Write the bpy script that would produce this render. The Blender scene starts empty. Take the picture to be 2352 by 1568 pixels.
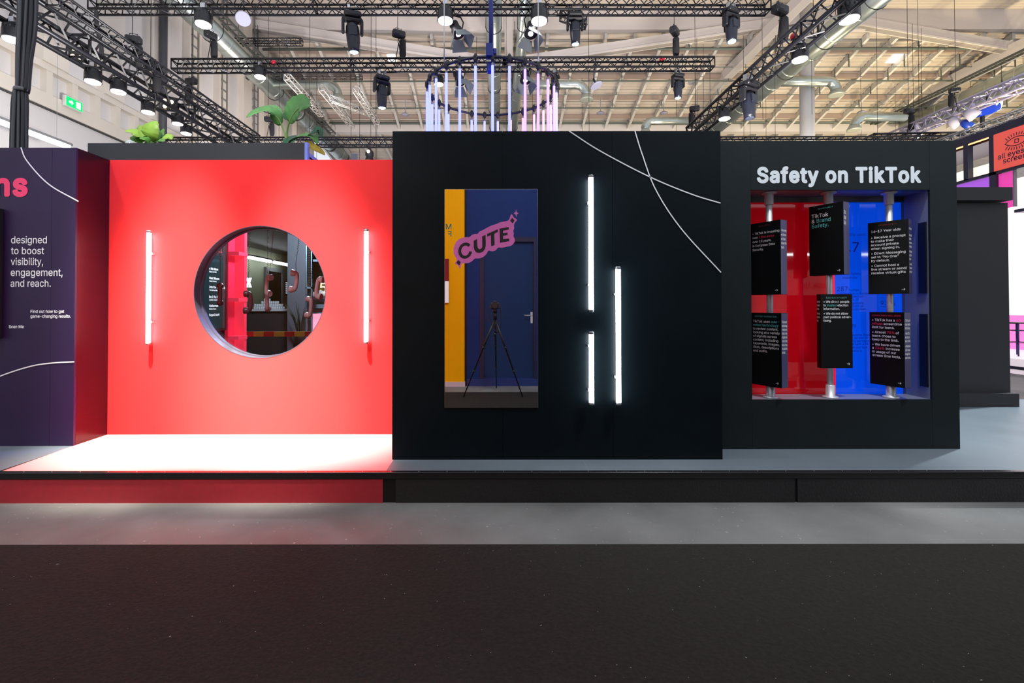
import bpy, math, random, os
from mathutils import Vector, Matrix
random.seed(7)
S = bpy.context.scene
COL = S.collection
R = math.radians
PI = math.pi

# ------------------------------------------------------------------ camera
CZ = 1.37; F = 1110.7; VX = 1140.0; VY = 701.0
cam_d = bpy.data.cameras.new('camera'); cam = bpy.data.objects.new('camera', cam_d); COL.objects.link(cam)
cam_d.sensor_width = 36; cam_d.lens = 17.0; cam_d.clip_start = 0.005; cam_d.clip_end = 300
PITCH = 0.0125; ROLL = 0.0012
cam.location = (0, 0, CZ)
cam.rotation_euler = (R(90) + PITCH, ROLL, 0)
cam_d.shift_x = (1176 - VX) / 2352
cam_d.shift_y = -(784 - (VY - F * PITCH)) / 2352
S.camera = cam
# ------------------------------------------------------------------ view, world, lights
S.view_settings.view_transform = 'Standard'; S.view_settings.look = 'None'
S.view_settings.exposure = 0.0; S.view_settings.gamma = 1.0; S.view_settings.use_curve_mapping = False
w = bpy.data.worlds.new('world'); S.world = w; w.use_nodes = True
w.node_tree.nodes['Background'].inputs[0].default_value = (0.86, 0.90, 1.0, 1)
w.node_tree.nodes['Background'].inputs[1].default_value = 0.95
S.cycles.max_bounces = 7; S.cycles.diffuse_bounces = 3; S.cycles.glossy_bounces = 4; S.cycles.transparent_max_bounces = 12
S.cycles.use_denoising = True; S.cycles.sample_clamp_indirect = 6.0
S.cycles.caustics_reflective = False; S.cycles.caustics_refractive = False

def spot(name, loc, aim, energy, size, color=(1, 1, 1), blend=0.6, rad=0.15):
    l = bpy.data.lights.new(name, 'SPOT'); l.energy = energy; l.spot_size = R(size); l.spot_blend = blend
    l.color = color; l.shadow_soft_size = rad
    o = bpy.data.objects.new(name, l); COL.objects.link(o); o.location = loc
    o.rotation_euler = (Vector(aim) - Vector(loc)).to_track_quat('-Z', 'Y').to_euler()
    return o
# show lamps over the stage, unseen and placed for the light they give
spot('spot_stage_red', (-1.9, 2.75, 5.8), (-1.6, 4.36, 0.1), 8500, 24, (1, 0.93, 0.82), 1.0, 0.1)
spot('spot_stage_wall', (-2.1, 0.6, 4.6), (-2.1, 4.33, 0.5), 6500, 21, (1, 0.86, 0.60), 1.0, 0.1)
spot('spot_stage_left', (-2.9, 2.95, 5.6), (-2.8, 4.32, 0.1), 8000, 25, (1, 0.92, 0.76), 1.0, 0.1)
spot('spot_stage_red_wide', (-2.2, 0.9, 5.2), (-2.2, 4.3, 1.4), 540, 54, (1, 0.95, 0.93), 0.8, 0.2)
spot('spot_platform_right', (7.5, 6.05, 6.2), (5.4, 4.9, 0.2), 2600, 44, (0.85, 0.97, 1.0), 0.7, 0.1)
spot('spot_front_right', (2.9, 2.3, 6.2), (2.4, 3.8, 1.9), 820, 62, (0.93, 0.99, 1.0), 0.8, 0.2)
spot('spot_front_left', (-4.6, 2.4, 6.0), (-4.4, 4.0, 1.9), 420, 46, (1.0, 0.94, 1.0), 0.8, 0.2)
spot('spot_rim_blue', (-1.05, 4.9, 2.35), (-2.66, 4.42, 1.10), 500, 14, (.15, .2, 1), 0.8, 0.05)  # added unseen blue spot inside the lounge, tints the window rim
spot('spot_panel_blue', (-.9, 2.9, 5.4), (-3.5, 4.2, 2.66), 420, 13, (.2, .2, 1), 0.9, 0.05)  # added unseen blue spot for the purple top of the return panel
lp = bpy.data.lights.new('lounge_fill', 'POINT'); lp.energy = 110; lp.color = (.8, .92, 1); lp.shadow_soft_size = .08  # added unseen fill light, brightens the room behind the round window
lo = bpy.data.objects.new('lounge_fill', lp); COL.objects.link(lo); lo.location = (-2.5, 6.0, 2.45)
spot('spot_aisle', (-3.6, 0.3, 6.5), (-3.2, 3.1, 0), 120, 50, (0.9, 1.0, 0.97), 1.0, 0.2)
spot('spot_opposite_stand', (0.6, 3.2, 6.5), (0.2, -0.96, 1.2), 500, 60, (1, 0.98, 0.95), 0.8, 0.2)
spot('spot_plants', (-3.4, 3.0, 6.2), (-3.4, 5.5, 3.3), 420, 40, (1, 1, 0.95), 0.8, 0.1)
# unseen spots added behind the stand to brighten the roof
for (x, y, e, c) in ((-8, 22, 3800, (1, .86, .76)), (2, 24, 2600, (1, .87, .74)), (13, 24, 3000, (1, .84, .60)), (22, 25, 5500, (1, .82, .52)), (33, 24, 7000, (1, .80, .46)), (-5, 15, 3000, (.93, .92, 1)), (18, 15, 3400, (1, .88, .7))):
    spot('spot_roof_fill', (x, y, 2.5), (x, y + 5, 16), e, 120, c, 0.8, 0.5)

spot('spot_hall_wall', (-4.5, 8.5, 3.2), (-13.5, 14.5, 9.5), 4200, 110, (1, .96, .93), 0.9, 0.4)  # added unseen spot, brightens the left hall wall
spot('spot_hall_beam', (6, 9.5, 3.2), (6, 26, 17), 5200, 110, (1, .95, .90), 0.9, 0.4)  # added unseen spot, brightens the white roof chords

# ------------------------------------------------------------------ helpers
def W(px, py, d):
    return Vector(((px - VX) / F * d, d, CZ + (VY - py) / F * d))

MATS = {}
def mat(name, col, rough=0.5, metal=0.0, emit=0, ecol=None, var=0.0, scale=8.0, bump=0.0, spec=0.5, coat=0.0, vec='Object'):
    if name in MATS: return MATS[name]
    m = bpy.data.materials.new(name); m.use_nodes = True; MATS[name] = m
    nt = m.node_tree; b = nt.nodes['Principled BSDF']
    c = (col[0], col[1], col[2], 1)
    b.inputs['Base Color'].default_value = c
    b.inputs['Roughness'].default_value = rough; b.inputs['Metallic'].default_value = metal
    b.inputs['Specular IOR Level'].default_value = spec
    b.inputs['Coat Weight'].default_value = coat
    if emit:
        e = ecol or col
        b.inputs['Emission Color'].default_value = (e[0], e[1], e[2], 1)
        b.inputs['Emission Strength'].default_value = emit
    if var or bump:
        tc = nt.nodes.new('ShaderNodeTexCoord'); n = nt.nodes.new('ShaderNodeTexNoise')
        n.inputs['Scale'].default_value = scale; n.inputs['Detail'].default_value = 6
        nt.links.new(tc.outputs[vec], n.inputs['Vector'])
        if var:
            cr = nt.nodes.new('ShaderNodeValToRGB'); nt.links.new(n.outputs['Fac'], cr.inputs['Fac'])
            cr.color_ramp.elements[0].position = .3; cr.color_ramp.elements[1].position = .7
            cr.color_ramp.elements[0].color = tuple(max(0, x * (1 - var)) for x in col) + (1,)
            cr.color_ramp.elements[1].color = tuple(min(1, x * (1 + var)) for x in col) + (1,)
            nt.links.new(cr.outputs['Color'], b.inputs['Base Color'])
        if bump:
            bp = nt.nodes.new('ShaderNodeBump'); bp.inputs['Strength'].default_value = bump; bp.inputs['Distance'].default_value = 0.02
            nt.links.new(n.outputs['Fac'], bp.inputs['Height']); nt.links.new(bp.outputs['Normal'], b.inputs['Normal'])
    return m

class MB:
    def __init__(s): s.v = []; s.f = []; s.smooth = []
    def face(s, pts, smooth=False):
        i = len(s.v); s.v += [Vector(p) for p in pts]; s.f.append(list(range(i, i + len(pts)))); s.smooth.append(smooth)
    def box(s, a, b, c=0.0):
        x0, y0, z0 = (min(a[i], b[i]) for i in range(3)); x1, y1, z1 = (max(a[i], b[i]) for i in range(3))
        if c <= 0:
            i = len(s.v)
            s.v += [Vector(p) for p in ((x0,y0,z0),(x1,y0,z0),(x1,y1,z0),(x0,y1,z0),(x0,y0,z1),(x1,y0,z1),(x1,y1,z1),(x0,y1,z1))]
            for q in ((0,3,2,1),(4,5,6,7),(0,1,5,4),(1,2,6,5),(2,3,7,6),(3,0,4,7)):
                s.f.append([i + k for k in q]); s.smooth.append(False)
        else:   # chamfered box: convex from three shrunken slabs
            i = len(s.v); P = {}
            for sx in (0, 1):
                for sy in (0, 1):
                    for sz in (0, 1):
                        X = (x0, x1)[sx]; Y = (y0, y1)[sy]; Z = (z0, z1)[sz]
                        ix = c if sx == 0 else -c; iy = c if sy == 0 else -c; iz = c if sz == 0 else -c
                        for ax, p in (('x', (X, Y + iy, Z + iz)), ('y', (X + ix, Y, Z + iz)), ('z', (X + ix, Y + iy, Z))):
                            P[(sx, sy, sz, ax)] = len(s.v); s.v.append(Vector(p))
            def q(*k): s.f.append([P[t] for t in k]); s.smooth.append(False)
            for sx in (0, 1):
                r = [(sx,0,0,'x'),(sx,1,0,'x'),(sx,1,1,'x'),(sx,0,1,'x')]; q(*(r if sx else r[::-1]))
            for sy in (0, 1):
                r = [(0,sy,0,'y'),(1,sy,0,'y'),(1,sy,1,'y'),(0,sy,1,'y')]; q(*(r[::-1] if sy else r))
            for sz in (0, 1):
                r = [(0,0,sz,'z'),(1,0,sz,'z'),(1,1,sz,'z'),(0,1,sz,'z')]; q(*(r if sz else r[::-1]))
            for sy in (0, 1):
                for sz in (0, 1): q((0,sy,sz,'y'),(1,sy,sz,'y'),(1,sy,sz,'z'),(0,sy,sz,'z'))
            for sx in (0, 1):
                for sz in (0, 1): q((sx,0,sz,'x'),(sx,1,sz,'x'),(sx,1,sz,'z'),(sx,0,sz,'z'))
            for sx in (0, 1):
                for sy in (0, 1): q((sx,sy,0,'x'),(sx,sy,1,'x'),(sx,sy,1,'y'),(sx,sy,0,'y'))
            for k in [(a1,b1,c1) for a1 in (0,1) for b1 in (0,1) for c1 in (0,1)]:
                q(k + ('x',), k + ('y',), k + ('z',))
    def sweep(s, pts, rad, n=8, cap=True, fixed=None):
        pts = [Vector(p) for p in pts]
        if not hasattr(rad, '__len__'): rad = [rad] * len(pts)
        ref = None; rings = []
        for k, p in enumerate(pts):
            t = (pts[min(k + 1, len(pts) - 1)] - pts[max(k - 1, 0)])
            if t.length < 1e-9: t = Vector((0, 0, 1))
            t.normalize()
            if ref is None:
                ref = Vector((0, 0, 1)) if abs(t.z) < 0.9 else Vector((1, 0, 0))
            if fixed is not None: ref = Vector(fixed)
            u = t.cross(ref)
            if u.length < 1e-6: u = t.cross(Vector((0, 1, 0)))
            u.normalize(); v = t.cross(u); ref = -v if False else ref
            i = len(s.v); rings.append(i)
            for j in range(n):
                a = 2 * PI * j / n
                s.v.append(p + (u * math.cos(a) + v * math.sin(a)) * rad[k])
        for k in range(len(rings) - 1):
            a, b = rings[k], rings[k + 1]
            for j in range(n):
                s.f.append([a + j, a + (j + 1) % n, b + (j + 1) % n, b + j]); s.smooth.append(n > 4)
        if cap:
            s.f.append([rings[0] + j for j in range(n)][::-1]); s.smooth.append(False)
            s.f.append([rings[-1] + j for j in range(n)]); s.smooth.append(False)
    def rod(s, a, b, r, n=8): s.sweep([a, b], r, n)
    def lathe(s, c, axis, prof, n=20, cap=True):
        """prof: list of (radius, distance along axis)"""
        ax = Vector(axis).normalized(); c = Vector(c)
        s.sweep([c + ax * d for r, d in prof], [max(r, 1e-4) for r, d in prof], n, cap) if all(abs(prof[i+1][1]-prof[i][1]) > 1e-6 for i in range(len(prof)-1)) else s._lathe(c, ax, prof, n, cap)
    def _lathe(s, c, ax, prof, n, cap):
        ref = Vector((0, 0, 1)) if abs(ax.z) < .9 else Vector((1, 0, 0))
        u = ax.cross(ref).normalized(); v = ax.cross(u); rings = []
        for r, d in prof:
            rings.append(len(s.v))
            for j in range(n):
                a = 2 * PI * j / n; s.v.append(c + ax * d + (u * math.cos(a) + v * math.sin(a)) * max(r, 1e-4))
        for k in range(len(rings) - 1):
            a, b = rings[k], rings[k + 1]
            for j in range(n): s.f.append([a + j, a + (j + 1) % n, b + (j + 1) % n, b + j]); s.smooth.append(True)
        if cap:
            s.f.append([rings[0] + j for j in range(n)][::-1]); s.smooth.append(False)
            s.f.append([rings[-1] + j for j in range(n)]); s.smooth.append(False)
    def prism(s, poly, o, u, v, depth):
        """polygon (2D) in plane o + x*u + y*v, extruded by vector depth"""
        o, u, v, depth = Vector(o), Vector(u), Vector(v), Vector(depth); n = len(poly); i = len(s.v)
        for x, y in poly: s.v.append(o + u * x + v * y)
        for x, y in poly: s.v.append(o + u * x + v * y + depth)
        s.f.append([i + k for k in range(n)]); s.smooth.append(False)
        s.f.append([i + n + k for k in range(n)][::-1]); s.smooth.append(False)
        for k in range(n):
            s.f.append([i + k, i + n + k, i + n + (k + 1) % n, i + (k + 1) % n]); s.smooth.append(False)
    def build(s, name, m, parent=None, pivot=None):
        """verts are world coordinates (or the parent's local ones when the parent is at the origin)"""
        if parent is not None: off = Vector(parent['_o']) if '_o' in parent else Vector((0, 0, 0))
        else:
            xs = [p.x for p in s.v]; ys = [p.y for p in s.v]; zs = [p.z for p in s.v]
            off = Vector(((min(xs) + max(xs)) / 2, (min(ys) + max(ys)) / 2, min(zs)))
        base = off
        if pivot is not None: base = Vector(pivot)
        me = bpy.data.meshes.new(name); me.from_pydata([tuple(p - base) for p in s.v], [], s.f); me.update()
        me.polygons.foreach_set('use_smooth', s.smooth)
        me.materials.append(m)
        fix_normals(me)
        o = bpy.data.objects.new(name, me); COL.objects.link(o)
        if parent is not None:
            o.parent = parent; o.location = base - off
        else: o.location = base
        o['_o'] = tuple(base)
        return o
import bmesh
def fix_normals(me):
    bm = bmesh.new(); bm.from_mesh(me); bmesh.ops.recalc_face_normals(bm, faces=bm.faces); bm.to_mesh(me); bm.free()

def tag(o, label=None, cat=None, group=None, kind=None):
    if label: o['label'] = label
    if cat: o['category'] = cat
    if group: o['group'] = group
    if kind: o['kind'] = kind
    return o
def thing(name, loc, label, cat, group=None):
    o = bpy.data.objects.new(name, None); COL.objects.link(o); o.location = loc; o['_o'] = tuple(loc)
    o.empty_display_size = 0.1
    return tag(o, label, cat, group)
def struct(name, mb, m, parent=None):
    o = mb.build(name, m, parent)
    if parent is None: o['kind'] = 'structure'
    return o
def bx(a, b, c=0.0):
    m = MB(); m.box(a, b, c); return m
def kids(o): return [c for c in list(COL.objects) if c.parent == o]
CH = {}
def copy_tree(o, parent=None):
    c = o.copy(); COL.objects.link(c)
    if parent is not None: c.parent = parent
    for k in KIDS(o): copy_tree(k, c)
    return c
def KIDS(o):
    if o.name not in CH: CH[o.name] = [c for c in bpy.data.objects if c.parent == o]
    return CH[o.name]

# ------------------------------------------------------------------ lettering
FONT = None
try:
    p = os.path.join(bpy.utils.resource_path('LOCAL'), 'datafiles', 'fonts', 'Inter.woff2')
    FONT = bpy.data.fonts.load(p)
except Exception: FONT = None
_tc = {}
def text_mesh(body, bold=0.0):
    wide = bold > .06; key = (body, wide)
    if key in _tc: return _tc[key]
    c = bpy.data.curves.new('t', 'FONT'); c.body = body; c.size = 1.0; c.resolution_u = 3
    if wide: c.space_character = 1.09
    if FONT: c.font = FONT
    o = bpy.data.objects.new('t', c); COL.objects.link(o)
    dg = bpy.context.evaluated_depsgraph_get(); ev = o.evaluated_get(dg); me = ev.to_mesh()
    vs, fs = [], []
    for n_, q in enumerate(me.polygons):      # overlapping strokes of one letter get their own tiny depth
        z = (n_ % 24) * 1.6e-6; i = len(vs)
        for v_ in q.vertices:
            co = me.vertices[v_].co.copy(); co.z = z; vs.append(co)
        fs.append(list(range(i, len(vs))))
    ev.to_mesh_clear(); bpy.data.objects.remove(o); bpy.data.curves.remove(c)
    if body != 'H':
        k_ = 0.727 / max(p.y for p in text_mesh('H')[0])
        for p in vs: p.x *= k_; p.y *= k_
    if 'k' in body and len(body) > 0 and body != 'Hk':      # clean letter k: stem, arm and leg
        keep_v, keep_f = [], []
        spans = [text_x(body[:n_], wide) for n_, ch in enumerate(body) if ch == 'k']
        kw = text_x('k', wide) * (1 if not wide else .93)
        for f in fs:
            cx_ = sum(vs[i].x for i in f) / 3
            if any(x_ - .01 < cx_ < x_ + kw + .005 for x_ in spans): continue
            i = len(keep_v); keep_v += [vs[q] for q in f]; keep_f.append([i, i + 1, i + 2])
        q_ = kw / .56
        for x_ in spans:
            for n_, poly in enumerate(([(.075, 0), (.165, 0), (.165, .755), (.075, .755)], [(.160, .185), (.395, .546), (.505, .546), (.160, .305)][:0] or [(.160, .175), (.500, .546), (.388, .546), (.160, .300)], [(.225, .262), (.425, 0), (.535, 0), (.290, .330)])):
                i = len(keep_v)
                for a_, b_ in poly: keep_v.append(Vector((x_ + a_ * q_, b_, (5 + n_) * 3e-6)))
                keep_f.append([i, i + 1, i + 2, i + 3])
        vs, fs = keep_v, keep_f
    _tc[key] = (vs, fs); return _tc[key]
def text_x(pre, wide):
    b_ = .09 if wide else 0
    if not pre: return 0.0
    g = lambda t_: max(v.x for v in text_mesh(t_.replace('k', 'h') + 'l', b_)[0])
    return g(pre.replace('k', 'x')) - max(v.x for v in text_mesh('l', b_)[0])
def text_w(body, bold=0.0):
    a = [v.x for v in text_mesh(body + 'l', bold)[0]]; b = [v.x for v in text_mesh('l', bold)[0]]
    return max(a) - max(b)
def put_text(mb, body, o, u, v, size, bold=0.0, width=None, x0=0.0, shear=0.0, align='L', narrow=1.0, nq=4):
    """adds flat lettering; size = em height (capitals are 0.727 em)"""
    vs, fs = text_mesh(body, bold)
    if not vs: return
    lo = min(p.x for p in vs); hi = max(p.x for p in vs)
    sx = size * narrow if width is None else width / (hi - lo)
    dx = 0 if align == 'N' else -lo
    if align == 'C': dx = -(lo + hi) / 2
    o, u, v = Vector(o), Vector(u), Vector(v); i = len(mb.v)
    offs = [(0, 0)] if not bold else ([(0, 0)] if nq > 4 else []) + [(bold * .62 * math.cos(PI * (2 * q + 1) / nq), bold * .62 * math.sin(PI * (2 * q + 1) / nq)) for q in range(nq)]
    nv = u.cross(v).normalized()
    for kq, (ox, oy) in enumerate(offs):
        i = len(mb.v); o = o + nv * .00006
        for p in vs:
            x = x0 + (p.x + dx + ox) * sx; y = (p.y + oy) * size + shear * x
            mb.v.append(o + u * x + v * y + nv * p.z)
        for f in fs: mb.f.append([i + k for k in f]); mb.smooth.append(False)
UX, UZ = Vector((1, 0, 0)), Vector((0, 0, 1))

def ribbon(mb, pts, wdt, n, th=0.002):
    """flat line following pts (world), lying on a plane with normal n"""
    n = Vector(n); P = [Vector(p) for p in pts]; L = []
    for k, p in enumerate(P):
        t = (P[min(k + 1, len(P) - 1)] - P[max(k - 1, 0)]).normalized(); s_ = t.cross(n).normalized()
        L.append((p + s_ * wdt / 2, p - s_ * wdt / 2))
    for k in range(len(L) - 1):
        a, b = L[k], L[k + 1]
        mb.face([a[0] + n * th, a[1] + n * th, b[1] + n * th, b[0] + n * th])
def spline(ctrl, n=24):
    P = [Vector(c) for c in ctrl]; P = [P[0] * 2 - P[1]] + P + [P[-1] * 2 - P[-2]]; out = []
    m = len(P) - 3
    for i in range(m):
        for k in range(n):
            t = k / n; a, b, c, d = P[i:i + 4]
            out.append(0.5 * ((2 * b) + (c - a) * t + (2 * a - 5 * b + 4 * c - d) * t * t + (3 * b - a - 3 * c + d) * t ** 3))
    out.append(P[-2]); return out

# ------------------------------------------------------------------ materials
M_dark = mat('dark_blue_black_laminate', (.0050, .0088, .0115), .36, var=.12, scale=3, spec=.10)
M_black = mat('black_laminate', (.006, .006, .007), .45, spec=.35)
M_blackp = mat('black_plastic', (.010, .010, .013), .45)
M_truss = mat('black_truss_metal', (.012, .012, .016), .4, .3)
M_lens = mat('lamp_lens_white', (1, 1, 1), .3, emit=14, ecol=(1, 1, 1))
M_lens_cy = mat('lamp_lens_cyan', (.5, .9, 1), .2, emit=3.0, ecol=(.55, .95, 1))
M_tube = mat('led_tube_white', (.9, .95, 1), .3, emit=16.0, ecol=(.90, .97, 1.0))
M_cap = mat('tube_end_cap', (.25, .26, .28), .35, .6)
M_red = mat('red_wall_paint', (.88, .036, .040), .6, var=.03, scale=2, spec=.12)
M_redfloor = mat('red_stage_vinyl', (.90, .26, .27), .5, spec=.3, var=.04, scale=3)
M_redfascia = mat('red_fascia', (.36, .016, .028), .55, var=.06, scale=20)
M_white = mat('white_vinyl', (.80, .82, .86), .5)
M_purple = mat('dark_purple_laminate', (.020, .008, .045), .45, var=.06, scale=2, spec=.35)
M_pink = mat('pink_vinyl', (.9, .045, .16), .5)
M_chrome = mat('brushed_steel', (.62, .62, .64), .28, 1.0)
M_pole = mat('satin_steel_pole', (.62, .62, .65), .42, .55)
M_grey = mat('grey_vinyl_floor', (.13, .155, .18), .45, var=.10, scale=2.5, spec=.4)
M_cream = mat('cream_plaster', (.72, .66, .58), .8, var=.04, scale=.6)
M_wallw = mat('white_plaster', (.66, .64, .63), .8, var=.05, scale=.5)
M_deck = mat('corrugated_deck', (.56, .50, .44), .6, var=.05, scale=.7)
M_raft = mat('rafter_paint', (.66, .64, .60), .6)
M_purl = mat('purlin_brown', (.40, .31, .27), .7)
M_beam = mat('white_beam_paint', (.72, .67, .65), .6)
M_duct = mat('galvanised_duct', (.50, .56, .53), .33, .85, var=.08, scale=3)
M_pipe = mat('grey_green_pipe', (.13, .16, .14), .5)

# ================================================================== SETTING
# hall floor: concrete plus carpet
m = bx((-16, -14, -.3), (45, 60, 0))
fl = mat('hall_concrete', (.165, .16, .155), .6, var=.34, scale=1.3, bump=.2, spec=.3)
nt = fl.node_tree; b = nt.nodes['Principled BSDF']
tc = nt.nodes['Texture Coordinate']; n2 = nt.nodes.new('ShaderNodeTexNoise'); n2.inputs['Scale'].default_value = 38; n2.inputs['Detail'].default_value = 4
nt.links.new(tc.outputs['Object'], n2.inputs['Vector'])
cr2 = nt.nodes.new('ShaderNodeValToRGB'); cr2.color_ramp.elements[0].position = .70; cr2.color_ramp.elements[1].position = .76
cr2.color_ramp.elements[0].color = (0, 0, 0, 1); cr2.color_ramp.elements[1].color = (.22, .22, .21, 1)
mx = nt.nodes.new('ShaderNodeMix'); mx.data_type = 'RGBA'; mx.blend_type = 'ADD'; mx.inputs[0].default_value = 1
old = b.inputs['Base Color'].links[0].from_socket
nt.links.new(n2.outputs['Fac'], cr2.inputs['Fac']); nt.links.new(old, mx.inputs[6]); nt.links.new(cr2.outputs['Color'], mx.inputs[7]); nt.links.new(mx.outputs[2], b.inputs['Base Color'])
struct('floor', m, fl)
m = bx((-16, -.34, 0.0), (30, 2.78, .006))
M_carpet = mat('dark_aisle_carpet', (.026, .022, .020), .95, var=.14, scale=60, bump=.5, spec=.1)
nt = M_carpet.node_tree; b = nt.nodes['Principled BSDF']; old = b.inputs['Base Color'].links[0].from_socket
tc = nt.nodes['Texture Coordinate']; n2 = nt.nodes.new('ShaderNodeTexNoise'); n2.inputs['Scale'].default_value = 75; n2.inputs['Detail'].default_value = 1
nt.links.new(tc.outputs['Object'], n2.inputs['Vector'])
cr2 = nt.nodes.new('ShaderNodeValToRGB'); cr2.color_ramp.elements[0].position = .80; cr2.color_ramp.elements[1].position = .82
cr2.color_ramp.elements[0].color = (0, 0, 0, 1); cr2.color_ramp.elements[1].color = (.3, .3, .28, 1)
mx = nt.nodes.new('ShaderNodeMix'); mx.data_type = 'RGBA'; mx.blend_type = 'ADD'; mx.inputs[0].default_value = 1
nt.links.new(n2.outputs['Fac'], cr2.inputs['Fac']); nt.links.new(old, mx.inputs[6]); nt.links.new(cr2.outputs['Color'], mx.inputs[7]); nt.links.new(mx.outputs[2], b.inputs['Base Color'])
cpt = m.build('aisle_carpet', M_carpet); tag(cpt, 'dark brown-black aisle carpet filling the whole foreground', 'carpet')

# ---- left hall wall with its band of recessed cells
XW = -13.5
m = bx((XW - .4, 5, 0), (XW - .12, 36, 19))
wl = struct('wall_left', m, M_wallw)
m = MB(); m.box((XW - .12, 5, 0), (XW, 36, 7.30)); m.build('lower_wall', M_wallw, wl)
m = MB()
m.box((XW - .12, 5, 7.30), (XW + .10, 36, 7.72)); m.box((XW - .12, 5, 8.42), (XW + .10, 36, 8.62))
y = 8.2
while y < 30:
    m.box((XW - .12, y, 7.72), (XW + .08, y + .2, 8.42)); y += .88
m.build('cell_band', M_cream, wl)
m = MB(); m.rod((XW + .03, 5, 7.27), (XW + .03, 36, 7.27), .03, 6); m.rod((XW + .03, 5, 5.6), (XW + .03, 36, 5.6), .02, 6)
m.build('conduit', mat('dark_conduit', (.05, .05, .05), .6), wl)
m = MB()
y = 7.4
while y < 35:
    m.box((XW - .12, y, 8.62), (XW + .18, y + .85, 18.6)); y += 2.25
m.build('pilaster', M_cream, wl)
for y in (21.0, 23.3, 26.4):
    m = MB()
    for dy in (0, .42): m.box((XW + .18, y + dy, 4), (XW + .24, y + dy + .06, 18))
    z = 4.2
    while z < 18: m.box((XW + .19, y, z), (XW + .22, y + .45, z + .05)); z += .45
    m.build('cable_ladder', mat('grey_ladder_metal', (.30, .30, .29), .5, .5), wl)
m = MB(); m.rod((XW + .35, 19.0, 2), (XW + .35, 19.0, 17.5), .14, 10); m.build('downpipe', mat('dark_downpipe', (.06, .06, .075), .5), wl)
# ---- back and right walls of the hall, far behind
struct('wall_back', bx((-14, 52, 0), (60, 52.4, 18)), M_wallw)
# ---- roof: sloped corrugated deck bays with rafters, purlins and chords
YG, ZG, SL = 34.8, 14.5, .31            # gutter line and roof slope
def zdeck(y): return ZG + SL * (YG - y)
def deck_mesh(y0, y1, zf, x0, x1, per=.26, dep=.05):
    m = MB(); pr = []; y = y0
    while y < y1:
        for f_, o in ((0, 0), (.30, 0), (.42, dep), (.88, dep)):
            yy = y + f_ * per; pr.append((yy, zf(yy) - dep + o))
        y += per
    pr.append((y1, zf(y1) - dep))
    for a, b_ in zip(pr, pr[1:]): m.face([(x0, a[0], a[1]), (x1, a[0], a[1]), (x1, b_[0], b_[1]), (x0, b_[0], b_[1])])
    m.box((x0, y0, zf(y0) + .08), (x1, y0 + .05, zf(y0) + .12))
    return m
ceil = deck_mesh(27.0, YG, zdeck, -13.6, 45).build('ceiling', M_deck); ceil['kind'] = 'structure'
deck_mesh(17.0, 26.9, lambda y: 17.9, -13.6, 45).build('roof_bay', M_deck, ceil)
deck_mesh(YG + .5, 52, lambda y: 14.6 - .14 * (y - YG), -13.6, 60).build('roof_bay', M_deck, ceil)
k = 0; x = (757 - VX) / F * YG - 1.65 * 4
while x < 38:
    m = MB(); y0 = 27.2
    m.prism([(y0, zdeck(y0) - .06), (YG, zdeck(YG) - .06), (YG, zdeck(YG) - .42), (y0, zdeck(y0) - .42)], (x, 0, 0), (0, 1, 0), (0, 0, 1), (.16, 0, 0))
    m.box((x - .05, 30.2, zdeck(30.2) - .60), (x + .2, 30.5, zdeck(30.2) - .4)); m.box((x - .05, 32.6, zdeck(32.6) - .60), (x + .2, 32.9, zdeck(32.6) - .4))
    m.build('rafter', M_raft, ceil)
    m = MB(); m.prism([(YG + 1, 14.3), (50, 12.3), (50, 12.0), (YG + 1, 14.0)], (x, 0, 0), (0, 1, 0), (0, 0, 1), (.16, 0, 0)); m.build('rafter', M_raft, ceil)
    x += 1.65
for y in (28.3, 30.2, 32.0, 33.8):
    m = MB(); m.prism([(y - .09, 0), (y + .09, 0), (y + .09, -.26), (y - .09, -.26)], (-13.5, 0, zdeck(y) - .05), (0, 1, 0), (0, 0, 1), (58, 0, 0)); m.build('purlin', M_purl, ceil)
m = MB(); m.box((-13.6, YG, 13.9), (60, YG + .5, 14.55)); m.build('gutter_beam', M_beam, ceil)
m = MB(); m.box((-13.6, YG - .2, 14.42), (60, YG - .05, 14.52)); m.rod((-13.6, YG - .6, 14.35), (60, YG - .6, 14.35), .06, 6); m.build('gutter_pipe', M_pipe, ceil)
m = MB(); m.box((-13.6, 26.8, 16.75), (45, 27.1, 17.95)); m.build('ridge_beam', M_beam, ceil)
for (y, dz, r) in ((32.2, -.75, .045), (29.8, -.8, .05), (27.6, -.65, .075), (28.6, -.9, .025), (31.2, -.6, .02)):
    m = MB(); m.rod((-13.4, y, zdeck(y) + dz), (45, y, zdeck(y) + dz), r, 6)
    xx = -12
    while xx < 40: m.box((xx - .025, y - .025, zdeck(y) + dz), (xx + .025, y + .025, zdeck(y) - .1)); xx += 3.3
    m.build('sprinkler_pipe', M_pipe, ceil)
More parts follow.
